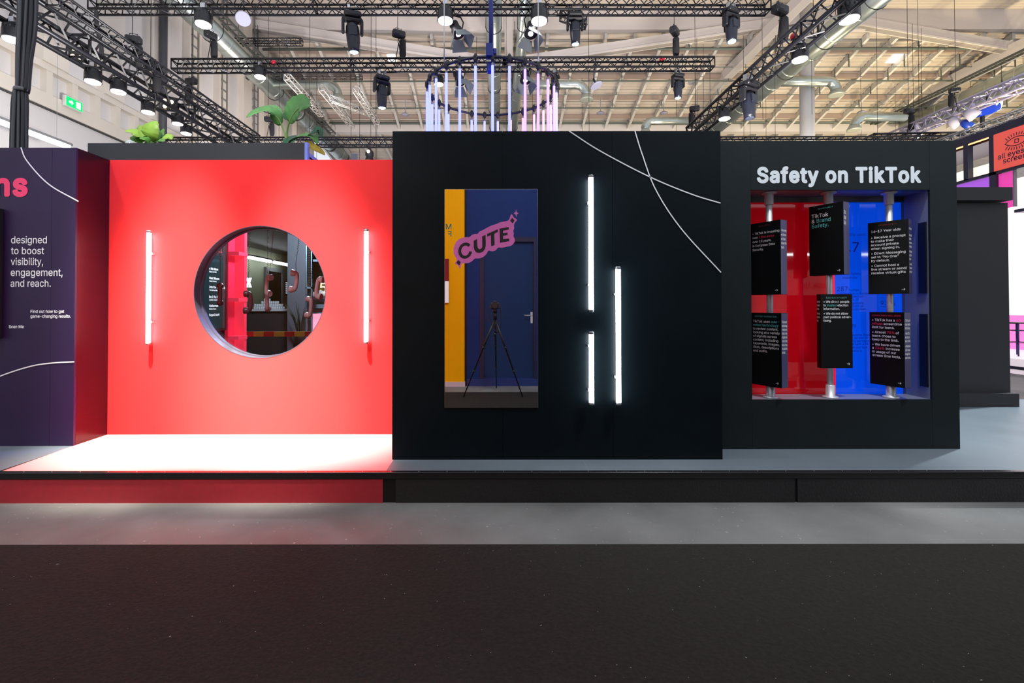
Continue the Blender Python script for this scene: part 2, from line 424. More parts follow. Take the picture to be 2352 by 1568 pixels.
# big V-shaped white chords under the ridge beam
def chord(a, b_, h, t=.35):
    a, b_ = Vector(a), Vector(b_); m = MB(); up = Vector((0, 0, h / 2))
    m.prism([(0, 0), (1, 0), (1, 1), (0, 1)], a - up, b_ - a, Vector((0, 0, h)), (0, t, 0))
    m.prism([(0, 0), (1, 0), (1, 1), (0, 1)], a - up + Vector((0, -.06, 0)), b_ - a, Vector((0, 0, .1)), (0, t + .12, 0))
    return m
D = 26.6
chord(W(545, 44, D), W(1165, 142, D), .55).build('truss_chord', M_beam, ceil)
chord(W(1155, 142, D), W(1860, 36, D), .55).build('truss_chord', M_beam, ceil)
chord(W(1960, 40, D), W(2560, 142, D), .55).build('truss_chord', M_beam, ceil)
m = MB(); m.box(W(1160, 140, D), W(1179, 0, D) + Vector((0, .3, 2))); m.build('truss_post', M_beam, ceil)
m = MB(); m.lathe(W(1858, 0, D) * 1.0 - Vector((0, 0, W(1858, 0, D).z)), (0, 0, 1), [(.36, 0), (.36, 18.5)], 24); m.build('hall_column', mat('column_white', (.66, .66, .68), .6), ceil)
# lengthwise main beams under the deck
m = MB(); m.box((14.1, 20, 15.4), (14.6, YG, 15.95)); m.build('main_beam', M_beam, ceil)
m = MB(); m.box((28.3, 20, 15.0), (28.9, YG, 15.7)); m.build('main_beam', M_beam, ceil)
# skylight panels
for (a, b_) in (((1258, 131), (1322, 121)), ((886, 114), (905, 108)), ((2065, 108), (2090, 103))):
    m = MB(); y0 = 28.5; xa = (a[0] - VX) / F * y0; xb = (b_[0] - VX) / F * y0
    m.prism([(y0, zdeck(y0) - .07), (y0 + .8, zdeck(y0 + .8) - .07), (y0 + .8, zdeck(y0 + .8) - .1), (y0, zdeck(y0) - .1)], (xa, 0, 0), (0, 1, 0), (0, 0, 1), (xb - xa, 0, 0))
    m.build('skylight', mat('skylight_glow', (1, 1, 1), .3, emit=1.6, ecol=(1, .98, .95)), ceil)

# ================================================================== ducts and trays
def duct_ribs(par, a, b_, r, step):
    a, b_ = Vector(a), Vector(b_); L = (b_ - a).length; t = (b_ - a) / L; d = step
    while d < L:
        m = MB(); m.lathe(a + t * (d - .03), t, [(r * 1.0, 0), (r * 1.05, .02), (r * 1.05, .04), (r, .06)], 20, False); d += step
        m.build('seam_ring', M_duct, par)
def long_duct(x, h, r, y0, y1, label):
    t = thing('ventilation_duct', (x, (y0 + y1) / 2, CZ + h - r), label, 'duct')
    m = MB(); m.sweep([(x, y0, CZ + h), (x, y1, CZ + h)], r, 24); m.build('duct_pipe', M_duct, t)
    duct_ribs(t, (x, y0, CZ + h), (x, y1, CZ + h), r, 1.6)
    y = y0 + 1
    while y < y1:
        m = MB(); m.rod((x - r * 1.02, y, CZ + h), (x - r * 1.02, y, CZ + h + 2), .015, 4); m.rod((x + r * 1.02, y, CZ + h), (x + r * 1.02, y, CZ + h + 2), .015, 4)
        ring = [(x + r * 1.03 * math.cos(a), y, CZ + h + r * 1.03 * math.sin(a)) for a in [PI + PI * q / 12 for q in range(13)]]
        m.sweep(ring, .02, 4); y += 3.0
        m.build('hanger', M_blackp, t)
long_duct(-12.4, 12.0, .47, 17, 40, 'long galvanised duct running back along the left hall wall')
long_duct(15.06, 12.2, .50, 15, 34, 'long galvanised duct behind the diagonal black truss on the right')
long_duct(-.1, 12.2, .34, 17, 34.5, 'galvanised duct directly behind the hanging tube ring, the thicker one')
long_duct(1.2, 12.2, .26, 17, 34.5, 'thinner galvanised duct right of the thick one behind the tube ring')
long_duct(29.0, 12.6, .60, 20, 34, 'long duct lit yellow above the lilac truss at far right')
def elbow(px0, px1, pxd, py, pyd, d, r, label, sgn=1):
    a = W(px0, py, d); b_ = W(px1, py, d); z = b_.z; e = W(pxd, pyd, d); R_ = abs(e.x - b_.x)
    t = thing('elbow_duct', (e.x, d, e.z), label, 'duct')
    arc = [Vector((b_.x + sgn * R_ * math.sin(q), d, z - R_ * (1 - math.cos(q)))) for q in [PI / 2 * i / 8 for i in range(9)]]
    m = MB(); m.sweep([a, b_] + arc[1:] + [Vector((e.x, d, e.z + .2))], r, 16); m.build('duct_pipe', M_duct, t)
    m = MB(); m.lathe((e.x, d, e.z + .25), (0, 0, -1), [(r, 0), (r * 1.1, .05), (r * 1.5, .22), (r * 1.55, .28), (r * 1.2, .29)], 18); m.build('outlet_cone', mat('duct_outlet', (.42, .45, .40), .5, .4), t)
elbow(625, 750, 775, 191, 226, 26, .24, 'elbow duct bending down above the banana leaves')
elbow(1225, 1322, 1349, 191, 226, 26, .24, 'elbow duct bending down just right of the tube ring')
elbow(1800, 1905, 1925, 185, 216, 26, .26, 'elbow duct bending down right of the white column')
elbow(1585, 1500, 1484, 276, 306, 27, .22, 'elbow duct dipping behind the tall dark box wall', -1)
elbow(2085, 1990, 1966, 267, 297, 27, .24, 'elbow duct dipping behind the lilac truss', -1)
def tray(x, h, y0, y1, label):
    t = MB(); 
    for s_ in (-.17, .17): t.box((x + s_ - .03, y0, CZ + h), (x + s_ + .03, y1, CZ + h + .12))
    y = y0
    while y < y1: t.box((x - .17, y, CZ + h), (x + .17, y + .06, CZ + h + .03)); y += .42
    o = t.build('cable_tray', mat('tray_metal', (.10, .11, .10), .5, .4)); tag(o, label, 'cable tray')
tray(-11.6, 12.15, 17, 34.2, 'dark ladder cable tray following the long duct at left')
tray(26.6, 12.7, 20, 34, 'dark ladder cable tray above the yellow-lit duct at far right')

# ================================================================== trusses
def truss(A, B, s, name, label, m_=M_truss, r=None, side=(0, 1, 0), group=None, seg=None):
    """box truss; A,B = lower near/left chord ends, side = cross direction"""
    A, B = Vector(A), Vector(B); side = Vector(side).normalized() * s; up = Vector((0, 0, s)); r = r or s * .115
    t = thing(name, (A + B) / 2, label, 'truss', group); corners = [Vector((0, 0, 0)), side, side + up, up]
    for c in corners:
        m = MB(); m.rod(A + c, B + c, r, 8); m.build('chord', m_, t)
    m = MB(); L = (B - A).length; d = (B - A) / L; n = max(2, int(L / (seg or s * 1.6))); st = L / n
    for k in range(n):
        p = A + d * st * k; q = A + d * st * (k + .5); q2 = A + d * st * (k + 1)
        for i in range(4):
            c0, c1 = corners[i], corners[(i + 1) % 4]
            m.rod(p + c0, q + c1, r * .42, 4); m.rod(q + c1, q2 + c0, r * .42, 4)
    for e in (A, B) + tuple(A + d * min(L, x_) for x_ in (L * .33, L * .66)):
        for i in range(4): m.rod(e + corners[i], e + corners[(i + 1) % 4], r * .6, 5)
    m.build('bracing', m_, t)
    return t
D1, D2 = 13.0, 14.6
truss((-11.06, D1, 9.42), (7.45, D1, 9.38), .29, 'lighting_truss', 'long black truss crossing the very top edge of the photo')
truss((-9.87, D2, 8.57), (6.64, D2, 8.62), .29, 'lighting_truss', 'long black crossbar truss passing behind the glowing tube ring')
truss((-9.6, 7.0, CZ + 5.57), (-9.6, 18.4, CZ + 5.57), .5, 'lighting_truss', 'thick black truss running back above the left panel and exit sign', side=(1, 0, 0))
truss((-8.9, 9.5, CZ + 5.95), (-8.9, 17.6, CZ + 5.95), .26, 'lighting_truss', 'thin black truss running alongside the thick left truss, upper right of it', side=(1, 0, 0))
truss((6.8, 7.5, CZ + 5.95), (6.8, 17.2, CZ + 5.95), .38, 'lighting_truss', 'black diagonal truss running back at right, carrying white wash lamps', side=(1, 0, 0))
truss((-13.1, 18.5, CZ + 6.17), (17.5, 18.5, CZ + 6.17), .29, 'lighting_truss', 'low black truss just peeking over the booth walls')
truss((-15.7 + 2.4, 24, CZ + 13.1), (-9.75, 24, CZ + 13.1), .26, 'lighting_truss', 'short black truss hanging high beside the left duct', seg=.4)
truss(W(562, 176, 25.5), W(830, 176, 25.5), .18, 'lighting_truss', 'thin dark truss below the second crossbar, over the elbow duct', seg=.5)
M_wtruss = mat('aluminium_truss', (.66, .64, .60), .4, .5)
for (a, b_, lab) in (((650, 179, 20.2), (727, 265, 24.2), 'pale aluminium truss hanging highest above the banana leaves'),
                     ((730, 204, 21.2), (793, 286, 25.4), 'middle pale aluminium truss above the banana plant'),
                     ((809, 207, 21.3), (857, 283, 25.2), 'pale aluminium truss hanging left of the moving head beam lamp')):
    A = W(*a); B = W(*b_); B.x = A.x; B.z = A.z
    truss(A, B, .24, 'aluminium_truss', lab, M_wtruss, side=(1, 0, 0), seg=.5)
truss(W(755, 226, 22), W(857, 266, 24.5) , .24, 'aluminium_truss', 'pale aluminium truss lying slanted across two others', M_wtruss, seg=.5)
M_lilac = mat('lilac_lit_truss', (.62, .56, .72), .35, .4)  # lilac light on the white truss put into its colour
truss((17.4, 13.5, CZ + 7.2), (17.4, 22.6, CZ + 7.2), .4, 'aluminium_truss', 'lilac-lit silver truss rising to the right above the far booth', M_lilac, side=(1, 0, 0))
truss((10.32, 8.6, 5.08), (10.32, 12.0, 5.08), .14, 'aluminium_truss', 'small white truss standing along the top of the coral sign booth', M_wtruss, side=(1, 0, 0))
truss((14.9, 19, CZ + 6.4), (22, 19, CZ + 6.5), .35, 'lighting_truss', 'black truss behind the blue spotlight at far right')
truss(W(1290, 33, 15), W(1350, 52, 13.6), .25, 'lighting_truss', 'short slanted black truss end above the right barn door lamp')

# ================================================================== luminaires (templates, unit size)
def moving_head_template():
    t = thing('moving_head_light', (0, 0, 0), 'x', 'stage light')
    m = MB(); m.box((-.2, -.16, -.17), (.2, .16, -.05), .03); m.build('base', M_blackp, t)
    m = MB(); m.box((-.12, -.05, -.05), (-.06, .05, .12)); m.box((.06, -.05, -.05), (.12, .05, .12)); m.build('clamp', M_chrome, t)
    m = MB(); m.box((-.24, -.1, -.27), (.24, .1, -.17), .04)
    for s_ in (-1, 1): m.box((s_ * .25, -.09, -.55), (s_ * .18, .09, -.22), .025)
    m.build('yoke', M_blackp, t)
    m = MB(); m.lathe((0, 0, -.45), (0, 0, -1), [(.06, -.16), (.12, -.13), (.15, -.05), (.155, .1), (.15, .25), (.13, .42), (.125, .5)], 18)
    m.box((-.1, -.165, -.62), (.1, -.13, -.40), .01); m.box((-.1, .13, -.62), (.1, .165, -.40), .01)
    h = m.build('head', mat('dark_lamp_body', (.010, .012, .022), .35), t, pivot=(0, 0, -.45))
    m = MB(); m.lathe((0, 0, -.951), (0, 0, -1), [(.105, 0), (.10, .012), (.06, .03)], 18); m.build('lens', M_lens_cy, h)
    return t
def wash_template():
    t = thing('wash_light', (0, 0, 0), 'x', 'stage light')
    m = MB(); m.box((-.05, -.04, .22), (.05, .04, .32)); m.build('clamp', M_chrome, t)
    m = MB()
    for s_ in (-1, 1): m.box((s_ * .19, -.02, 0), (s_ * .175, .02, .22))
    m.box((-.19, -.02, .20), (.19, .02, .225)); m.build('yoke', M_blackp, t)
    m = MB(); m.lathe((0, 0, 0), (0, 0, -1), [(.08, -.16), (.13, -.15), (.145, -.08), (.165, -.06), (.165, .10), (.17, .12)], 20)
    for q in range(12):
        a = 2 * PI * q / 12; c, s_ = math.cos(a), math.sin(a); m.rod((.15 * c, .15 * s_, .12), (.15 * c, .15 * s_, -.0), .012, 4)
    h = m.build('housing', M_blackp, t, pivot=(0, 0, 0))
    m = MB(); m.lathe((0, 0, -.118), (0, 0, -1), [(.15, 0), (.148, .012), (.09, .03)], 20); m.build('lens', M_lens, h)
    return t
def barndoor_template():
    t = thing('barn_door_light', (0, 0, 0), 'x', 'stage light')
    m = MB(); m.sweep([(.10, 0, -.12), (.13, 0, .02), (.08, 0, .10), (0, 0, .10), (0, 0, .16)], .012, 6); m.sweep([(-.10, 0, -.12), (-.13, 0, .02), (-.08, 0, .10), (0, 0, .10)], .012, 6); m.build('yoke', M_blackp, t)
    m = MB(); m.lathe((0, 0, 0), (0, 0, -1), [(.05, -.02), (.075, 0), (.08, .12), (.095, .14), (.095, .2), (.115, .24)], 16); h = m.build('housing', M_blackp, t, pivot=(0, 0, -.12))
    m = MB(); m.lathe((0, 0, -.238), (0, 0, -1), [(.045, 0), (.043, .012)], 16); m.build('lens', mat('lamp_lens_spot', (1, 1, 1), .3, emit=2.5, ecol=(.95, 1, 1)), h)
    for k in range(4):
        a = PI / 2 * k; c, s_ = math.cos(a), math.sin(a); m = MB()
        def P_(rad, tan, z): return (rad * c - tan * s_, rad * s_ + tan * c, z)
        pts = [P_(.115, -.09, -.25), P_(.115, .09, -.25), P_(.19, .14, -.44), P_(.19, -.14, -.44)]; inn = [P_(.108, -.09, -.25), P_(.108, .09, -.25), P_(.183, .14, -.44), P_(.183, -.14, -.44)]
        m.face(pts); m.face(inn); m.face([pts[2], pts[3], inn[3], inn[2]]); m.build('barn_door', mat('grey_barn_door', (.16, .18, .19), .45), h)
    return t
def hoist_template():
    t = thing('chain_hoist', (0, 0, 0), 'x', 'chain hoist')
    m = MB(); m.box((-.17, -.09, -.18), (.17, .09, 0), .03); m.box((-.13, -.1, -.14), (.0, .1, -.05), .01); m.build('motor_body', M_blackp, t)
    m = MB(); m.sweep([(-.1, 0, 0), (-.08, 0, .06), (.08, 0, .06), (.1, 0, 0)], .01, 6); m.sweep([(0, 0, -.18), (.0, 0, -.26), (.03, 0, -.30), (0, 0, -.33), (-.03, 0, -.3)], .012, 6); m.build('hook', M_truss, t)
    m = MB(); m.lathe((.11, 0, -.2), (0, 0, -1), [(.05, 0), (.085, .05), (.09, .4), (.07, .5), (.02, .53)], 12); m.build('chain_bag', mat('black_cloth', (.014, .013, .016), .9), t)
    m = MB(); m.rod((-.03, 0, 0), (-.03, 0, 6.5), .008, 4); m.build('chain', M_truss, t)
    m = MB(); m.rod((0, 0, -.32), (-.11, 0, -.95), .012, 5); m.rod((0, 0, -.32), (.09, 0, -.95), .012, 5); m.build('sling', M_truss, t)
    return t
used = set()
def place(tmpl, loc, sc, label, rz=0, part=None, prot=None, off=None, group=None):
    if tmpl.name not in used:
        KIDS(tmpl); [KIDS(k) for k in KIDS(tmpl)]
    if tmpl.name not in used: used.add(tmpl.name); o = tmpl; kd = KIDS(tmpl); first = True
    else:
        o = tmpl.copy(); COL.objects.link(o); kd = []; first = False
        for c in KIDS(tmpl):
            k = c.copy(); COL.objects.link(k); k.parent = o; kd.append(k)
            for g in KIDS(c):
                q = g.copy(); COL.objects.link(q); q.parent = k
    o.location = loc; o.scale = (sc, sc, sc); o.rotation_euler = (0, 0, rz); o['label'] = label
    if group: o['group'] = group
    elif 'group' in o: del o['group']
    for k in kd:
        if part and k.name.split('.')[0] == part: k.rotation_euler = prot
    if off:   # lamp switched off: dark lens on its own mesh
        for k in kd:
            for g in [c for c in bpy.data.objects if c.parent == k and c.name.startswith('lens')]:
                g.data = g.data.copy(); g.data.materials[0] = off
    return o
MH = moving_head_template(); WA = wash_template(); BD = barndoor_template(); HO = hoist_template()
M_off = mat('lens_off', (.05, .06, .09), .1)
# moving heads: top pixel, depth, scale
for (px, py, d, sc, rz, tl, lab, off) in (
    (808, 20, 13.1, 1.15, .3, .12, 'big moving head lamp with cyan lens, hanging left of the ring', 0),
    (876, 168, 14.7, 1.05, .6, .10, 'moving head lamp below the second crossbar, left of the tube ring', 0),
    (1323, 22, 13.1, .93, 0, .05, 'moving head lamp hanging above the right end of the ring', 0),
    (1684, 12, 13.1, 1.02, .4, -.08, 'moving head lamp near the right end of the top crossbar', 0),
    (1560, 165, 14.7, .82, .2, -.05, 'moving head lamp under the right end of the second crossbar', 0),
    (1276, 165, 14.7, .82, 1.2, .0, 'moving head lamp half hidden behind the pink side of the ring', 0),
    (1722, 182, 13.0, 1.12, .5, -.12, 'unlit moving head lamp below the diagonal right truss', M_off),
    (2222 - 15, 247, 13.8, .0, 0, 0, '', 0)):
    if sc: place(MH, W(px, py, d), sc, lab, rz, 'head', (tl, -tl * .6, 0), off)
for (px, py, d, sc, lab) in (
    (463, 38, 12.9, 1.3, 'lit wash lamp hanging from the left end of the top crossbar'),
    (1023, 30, 12.9, 1.3, 'glaring wash lamp under the top crossbar, upper left of the ring'),
    (1240, 30, 12.9, 1.4, 'glaring wash lamp under the top crossbar, upper right of the ring'),
    (595, 164, 14.65, 1.05, 'lit wash lamp under the second crossbar above the banana leaves'),
    (22, 72, 9.2, 1.0, 'lit wash lamp behind the cable bundle'),
    (209, 172, 11.3, 1.05, 'first lit wash lamp right of the exit sign along the left truss'),
    (268, 196, 12.0, 1.05, 'second lit wash lamp right of the exit sign along the left truss'),
    (337, 245, 13.1, 1.0, 'lit wash lamp directly above the lime green plant'),
    (405, 273, 14.4, .95, 'lit wash lamp just right of the lime green plant'),
    (425, 296, 15.0, .95, 'lowest lit wash lamp on the left truss, near the dark parapet'),
    (1957, 26, 10.0, 1.2, 'lit wash lamp highest on the diagonal right truss'),
    (1842, 122, 11.3, 1.1, 'lit wash lamp beside the white column on the diagonal truss'),
    (1667, 262, 14.6, 1.05, 'lit wash lamp lowest on the diagonal right truss'),
    (1008, 183, 14.9, .9, 'blue-tinted wash lamp hanging inside the left side of the ring')):
    place(WA, W(px, py, d), sc, lab, 0, 'housing', (-.04, 0, 0))
for (px, py, d, sc, tl, lab) in (
    (1048, 46, 13.2, 1.6, -.25, 'barn door lamp just right of the left glaring wash lamp'),
    (1221, 46, 13.2, 1.6, .25, 'barn door lamp just left of the right glaring wash lamp'),
    (1054, 162, 14.6, 1.5, -.2, 'barn door lamp seen through the tubes at ring left'),
    (1208, 158, 14.6, 1.5, .2, 'barn door lamp seen through the tubes at ring right')):
    place(BD, W(px, py, d), sc, lab, .4, 'housing', (-.35, tl, 0))
for (px, py, d, sc, rz, lab) in (
    (915, 66, 14.7, 1.15, .5, 'chain hoist standing over the second crossbar left of the ring'),
    (1553, 60, 14.7, 1.15, .9, 'chain hoist over the right half of the second crossbar'),
    (1797, 8, 13.0, 1.35, .4, 'chain hoist at the right end of the top crossbar'),
    (480, 68, 14.7, 1.1, 1.2, 'chain hoist below the lit wash lamp at upper left'),
    (302, 78, 11.8, 1.0, .3, 'chain hoist highest on the thick left truss'),
    (345, 137, 12.6, 1.1, .2, 'chain hoist on the left truss above the lime plant'),
    (436, 176, 17.6, 1.25, 2.9, 'chain hoist near the back end of the left truss'),
    (616, 266, 18.5, 1.0, .2, 'small chain hoist behind the banana plant'),
    (1598, 242, 17.2, 1.0, 2.8, 'chain hoist at the low end of the diagonal right truss'),
    (2199, 201, 17.5, .95, 2.8, 'upper chain hoist on the lilac-lit truss'),
    (2093, 248, 20.2, 1.25, .3, 'lower chain hoist on the lilac-lit truss')):
    place(HO, W(px, py, d), sc, lab, rz)
# round wifi antennas
M_ant = mat('white_antenna', (.30, .30, .38), .6)
for (px, py, d, rx, lab) in ((555, 37, 12.9, .95, 'round white antenna disc tilted under the top crossbar'), (1371, 193, 14.65, .15, 'round white antenna disc below the second crossbar')):
    c = W(px, py, d); t = thing('antenna', c, lab, 'antenna')
    m = MB(); ax = Vector((.35, -rx, -1)).normalized(); m.lathe(c, ax, [(.12, -.03), (.19, 0), (.195, .02), (.18, .04)], 28); m.build('disc', M_ant, t)
    m = MB(); m.rod(c, c - ax * .22, .03, 8); m.rod(c - ax * .2, c + Vector((0, 0, .85)), .022, 8); m.build('bracket', mat('bracket_dark', (.04, .04, .05), .4, .5), t)
# small ceiling speakers (white discs under the deck)
for (px, py) in ((1381, 257), (1527, 257), (1590, 187), (2160, 82), (2120, 182), (1983, 256), (930, 260)):
    d = 31.0; c = W(px, py, d); m = MB(); m.lathe(c, (0, 0, -1), [(.1, -.08), (.24, 0), (.25, .05), (.1, .1)], 16); m.rod(c, c + Vector((0, 0, 1.0)), .02, 4)
    tag(m.build('ceiling_speaker', M_ant), 'small white disc speaker hanging under the roof deck', 'speaker', 'disc speakers under the roof')
# suspension cables under the roof
for k in range(34):
    px = random.uniform(600, 2340); d = random.uniform(20, 30); x = (px - VX) / F * d
    m = MB(); m.rod((x, d, 9.0 + random.uniform(-2.5, 1.5)), (x, d, 14.7), .010, 4)
    tag(m.build('suspension_cable', M_truss), 'thin dark cable hanging straight down from the roof', 'cable', 'suspension cables under the roof')
for (px, py, d, lab) in ((546, 178, 22, ''), (840, 90, 24, ''), (1508, 60, 20, ''), (2060, 60, 20, '')):
    pass
# small lilac and blue lamps on the far right trusses
for (px, py, d, c, lab, rr) in ((2200, 283, 18.3, (.62, .58, .66), 'small white lamp under the lilac truss, left of a pair', .2), (2240, 263, 17.7, (.62, .58, .66), 'small white lamp under the lilac truss, right of a pair', .22),
                        (2110, 309, 20.0, (.62, .58, .66), 'small shining lamp at the low end of the lilac truss', .17), (2229, 287, 18.0, (.01, .05, .40), 'small blue lamp body below the lilac truss', .16)):
    p = W(px, py, d); t = thing('spot_light', p, lab, 'stage light')
    m = MB(); ax = Vector((.5, -.3, -.6)).normalized(); m.lathe(p, ax, [(rr * .5, -.25), (rr * .8, -.2), (rr, .12)], 14); m.build('housing', mat('lamp_shell_' + str(c[2]), c, .4), t)
    m = MB(); m.lathe(p + ax * .121, ax, [(rr * .85, 0), (rr * .8, .015)], 14); m.build('lens', M_lens if px == 2110 else mat('lens_soft', (.8, .7, .7), .3, emit=.6, ecol=(1, .85, .8)), t)
    m = MB(); m.box(p + Vector((-.06, -.03, .0)), p + Vector((.06, .03, .42))); m.build('bracket', M_lilac, t)
p = W(2283, 247, 18.6); t = thing('blue_spotlight', p, 'blue glowing spotlight between the two silver trusses at far right', 'stage light')
m = MB(); m.lathe(p, (-.75, .1, -.30), [(.16, -.2), (.2, -.18), (.22, .1), (.16, .45), (.15, .55)], 16); m.build('housing', mat('blue_shell', (.01, .05, .55), .4, emit=.06, ecol=(0, .08, 1)), t)
m = MB(); m.lathe(p + Vector((.16, -.12, .05)), (.35, -.8, -.3), [(.21, 0), (.20, .03)], 18); m.build('lens', mat('blue_lens', (.3, .5, 1), .2, emit=4, ecol=(.35, .6, 1)), t)
m = MB(); m.box(p + Vector((-.35, 0, -.75)), p + Vector((-.25, .1, -.1))); m.box(p + Vector((-.95, 0, -.3)), p + Vector((-.6, .15, -.14))); m.rod(p + Vector((-.1, .05, 0)), p + Vector((-.1, .05, .6)), .04, 6); m.build('bracket', M_blackp, t)
# warm pendant spot
p = W(848, 336, 20.5); t = thing('pendant_lamp', p + Vector((0, 0, 0)), 'warm hourglass pendant lamp low between red wall and dark box', 'lamp')
m = MB(); m.lathe(p, (0, 0, -1), [(.05, 0), (.08, .1), (.16, .2), (.18, .25), (.18, .36), (.14, .42), (.2, .6), (.3, .62)], 16); m.rod(p, p + Vector((0, 0, .35)), .015, 4); m.build('shade', M_blackp, t)
m = MB(); m.lathe(p + Vector((0, 0, -.625)), (0, 0, -1), [(.24, 0), (.22, .02)], 16); m.lathe(p + Vector((0, -.19, -.24)), (0, -1, -.2), [(.07, 0), (.06, .03)], 12); m.build('bulb', mat('warm_lens', (1, .8, .5), .3, emit=5, ecol=(1, .75, .45)), t)
# warm lamps inside the left truss
for (px, py, d, lab) in ((170, 118, 12.0, 'four-eyed warm lamp in the left truss, up from the exit sign'), (383, 235, 13.72, 'warm lamp inside the left truss beside the plant')):
    p = W(px, py, d); t = thing('blinder_light', p, lab, 'stage light')
    m = MB(); m.box(p + Vector((-.2, 0, -.18)), p + Vector((.2, .12, .18)), .02); m.build('housing', M_blackp, t)
    for (a, b_) in ((-.1, .09), (.1, .05), (-.09, -.07), (.1, -.1)):
        m = MB(); m.lathe(p + Vector((a, -.001, b_)), (0, -1, 0), [(.055, 0), (.05, .02)], 12)
        m.build('bulb', mat('warm_lens', (1, .8, .5)), t)
# emergency exit sign on the left wall
p = Vector((XW + .12, 15.15, 7.72)); t = thing('exit_sign', p, 'green glowing emergency exit sign on the white hall wall', 'sign')
m = MB(); m.box(p + Vector((0, -.32, -.17)), p + Vector((.1, .32, .17)), .01); m.build('sign_box', mat('sign_case', (.7, .7, .68), .4), t)
m = MB(); m.box(p + Vector((.1, -.29, -.14)), p + Vector((.106, .29, .14))); m.build('sign_face', mat('exit_green', (0, .5, .12), .3, emit=.9, ecol=(0, .72, .16)), t)
m = MB(); x_ = p.x + .107
m.box((x_, p.y + .06, p.z - .10), (x_ + .002, p.y + .22, p.z + .10)); m.prism([(-.2, .03), (-.11, .03), (-.11, .08), (-.04, .0), (-.11, -.08), (-.11, -.03), (-.2, -.03)], (x_, p.y, p.z), (0, 1, 0), (0, 0, 1), (.002, 0, 0))
m.build('pictogram', mat('exit_white', (1, 1, 1), .3, emit=1.4, ecol=(.85, 1, .9)), t)
# long fluorescent strip on the left wall
XL = -11.5; t = thing('strip_light', (XL, 12.2, CZ + 4.27), 'long white strip light hanging above the left panel before the hall wall', 'light')
m = MB(); m.box((XL - .08, 9.8, CZ + 4.31), (XL + .08, 13.0, CZ + 4.37)); m.build('housing', M_cap, t)
m = MB(); m.box((XL - .06, 9.85, CZ + 4.22), (XL + .06, 12.95, CZ + 4.309)); m.build('diffuser', mat('strip_glow', (1, 1, 1), .3, emit=4, ecol=(.92, 1, 1)), t)
for y in (10.2, 12.6):
    m = MB(); m.rod((XL, y, CZ + 4.36), (XL, y, 18), .006, 4); m.build('hanger', M_cap, t)
# cable bundle hanging at far left
d = 5.2; t = thing('cable_bundle', W(48, 335, d) + Vector((0, .1, -.5)), 'thick bundle of grey cables hanging down at far left', 'cable')
for (mt_, nn, seed) in ((mat('grey_cable', (.10, .11, .12), .5), 11, 1), (mat('dark_cable', (.035, .037, .04), .5), 12, 5)):
    m = MB(); random.seed(seed)
    for k in range(nn):
        a = random.uniform(0, 2 * PI); rr = random.uniform(.2, 1); P = []
        for (px, py, wd) in ((58, -40, .075), (55, 60, .075), (50, 130, .06), (47, 200, .052), (42, 205, .05), (41, 240, .06), (40, 345, .065)):
            c = W(px, py, d); P.append(c + Vector((math.cos(a) * rr * wd + random.uniform(-.006, .006), math.sin(a) * rr * wd, 0)))
        P.append(P[-1] + Vector((0, 0, -.6)))
        m.sweep(spline(P, 4), .016, 6)
    m.build('cable', mt_, t)
m = MB(); c = W(44, 203, d); m.lathe(c, (0, 0, 1), [(.066, -.02), (.07, 0), (.066, .02)], 16); m.build('tie', mat('cable_tie', (.18, .19, .2), .5), t)
# loop of cable dropping from the top crossbar
P = [W(215, 20, 12.6), W(217, 60, 12.4), W(226, 95, 12.2), W(227, 120, 12.0), W(214, 138, 11.8), W(195, 138, 11.6), W(180, 125, 11.5)]
m = MB(); m.sweep(spline(P, 6), .05, 8); tag(m.build('cable_loop', M_blackp), 'thick black cable looping down from the top crossbar to left truss', 'cable')
random.seed(11)
# small red chain sacks / shackles on trusses
for (px, py, d, lab) in ((621, 141, 14.9, 'small red fitting on the second crossbar near banana leaves'), (1518, 134, 14.9, 'small red fitting on the second crossbar, right part'), (1822, 82, 11.6, 'small red fitting on the diagonal truss')):
    m = MB(); m.lathe(W(px, py, d), (1, 0, .2), [(.03, 0), (.075, .03), (.075, .12), (.03, .16)], 10); tag(m.build('red_fitting', mat('red_plastic', (.55, .01, .03), .4)), lab, 'light')

# ================================================================== ring of tubes
rc = Vector(((1130 - VX) / F * 13.05, 13.05, CZ + 5.85)); RR = 1.74
t = thing('ring_frame', rc, 'large round pipe ring hanging from the truss with glowing tubes', 'ring rig')
circ = [(rc.x + RR * math.cos(2 * PI * k / 72), rc.y + RR * math.sin(2 * PI * k / 72), rc.z) for k in range(73)]
M_ring = mat('ring_pipe', (.05, .05, .07), .25, .8)
m = MB(); m.sweep(circ, .035, 8); m.build('pipe_ring', M_ring, t)
m = MB(); NT = 27
angs = [-PI / 2 + 2 * PI * k / NT + .02 for k in range(NT)]
for a in angs:
    m = MB(); c = Vector((rc.x + RR * math.cos(a), rc.y + RR * math.sin(a), rc.z)); m.lathe(c - Vector((0, 0, .02)), (0, 0, 1), [(.03, -.09), (.055, -.04), (.055, .06), (.02, .12)], 8)
    m.build('clamp', M_blackp, t)
m = MB(); m.rod((rc.x, rc.y - RR, rc.z + .1), (rc.x, rc.y - RR, 9.45), .055, 10); m.box((rc.x - .12, rc.y - RR - .08, rc.z - .02), (rc.x + .05, rc.y - RR + .12, rc.z + .30), .02); m.box((rc.x + .05, rc.y - RR - .05, rc.z + .05), (rc.x + .13, rc.y - RR + .1, rc.z + .18), .01); m.box((rc.x - .1, rc.y - RR + .1, rc.z - .30), (rc.x + .08, rc.y - RR + .25, rc.z - .05), .02)
m.build('hanging_post', mat('blue_lit_post', (.015, .03, .22), .3, .2), t)  # blue glow of the tubes put into the post colour
m = MB()
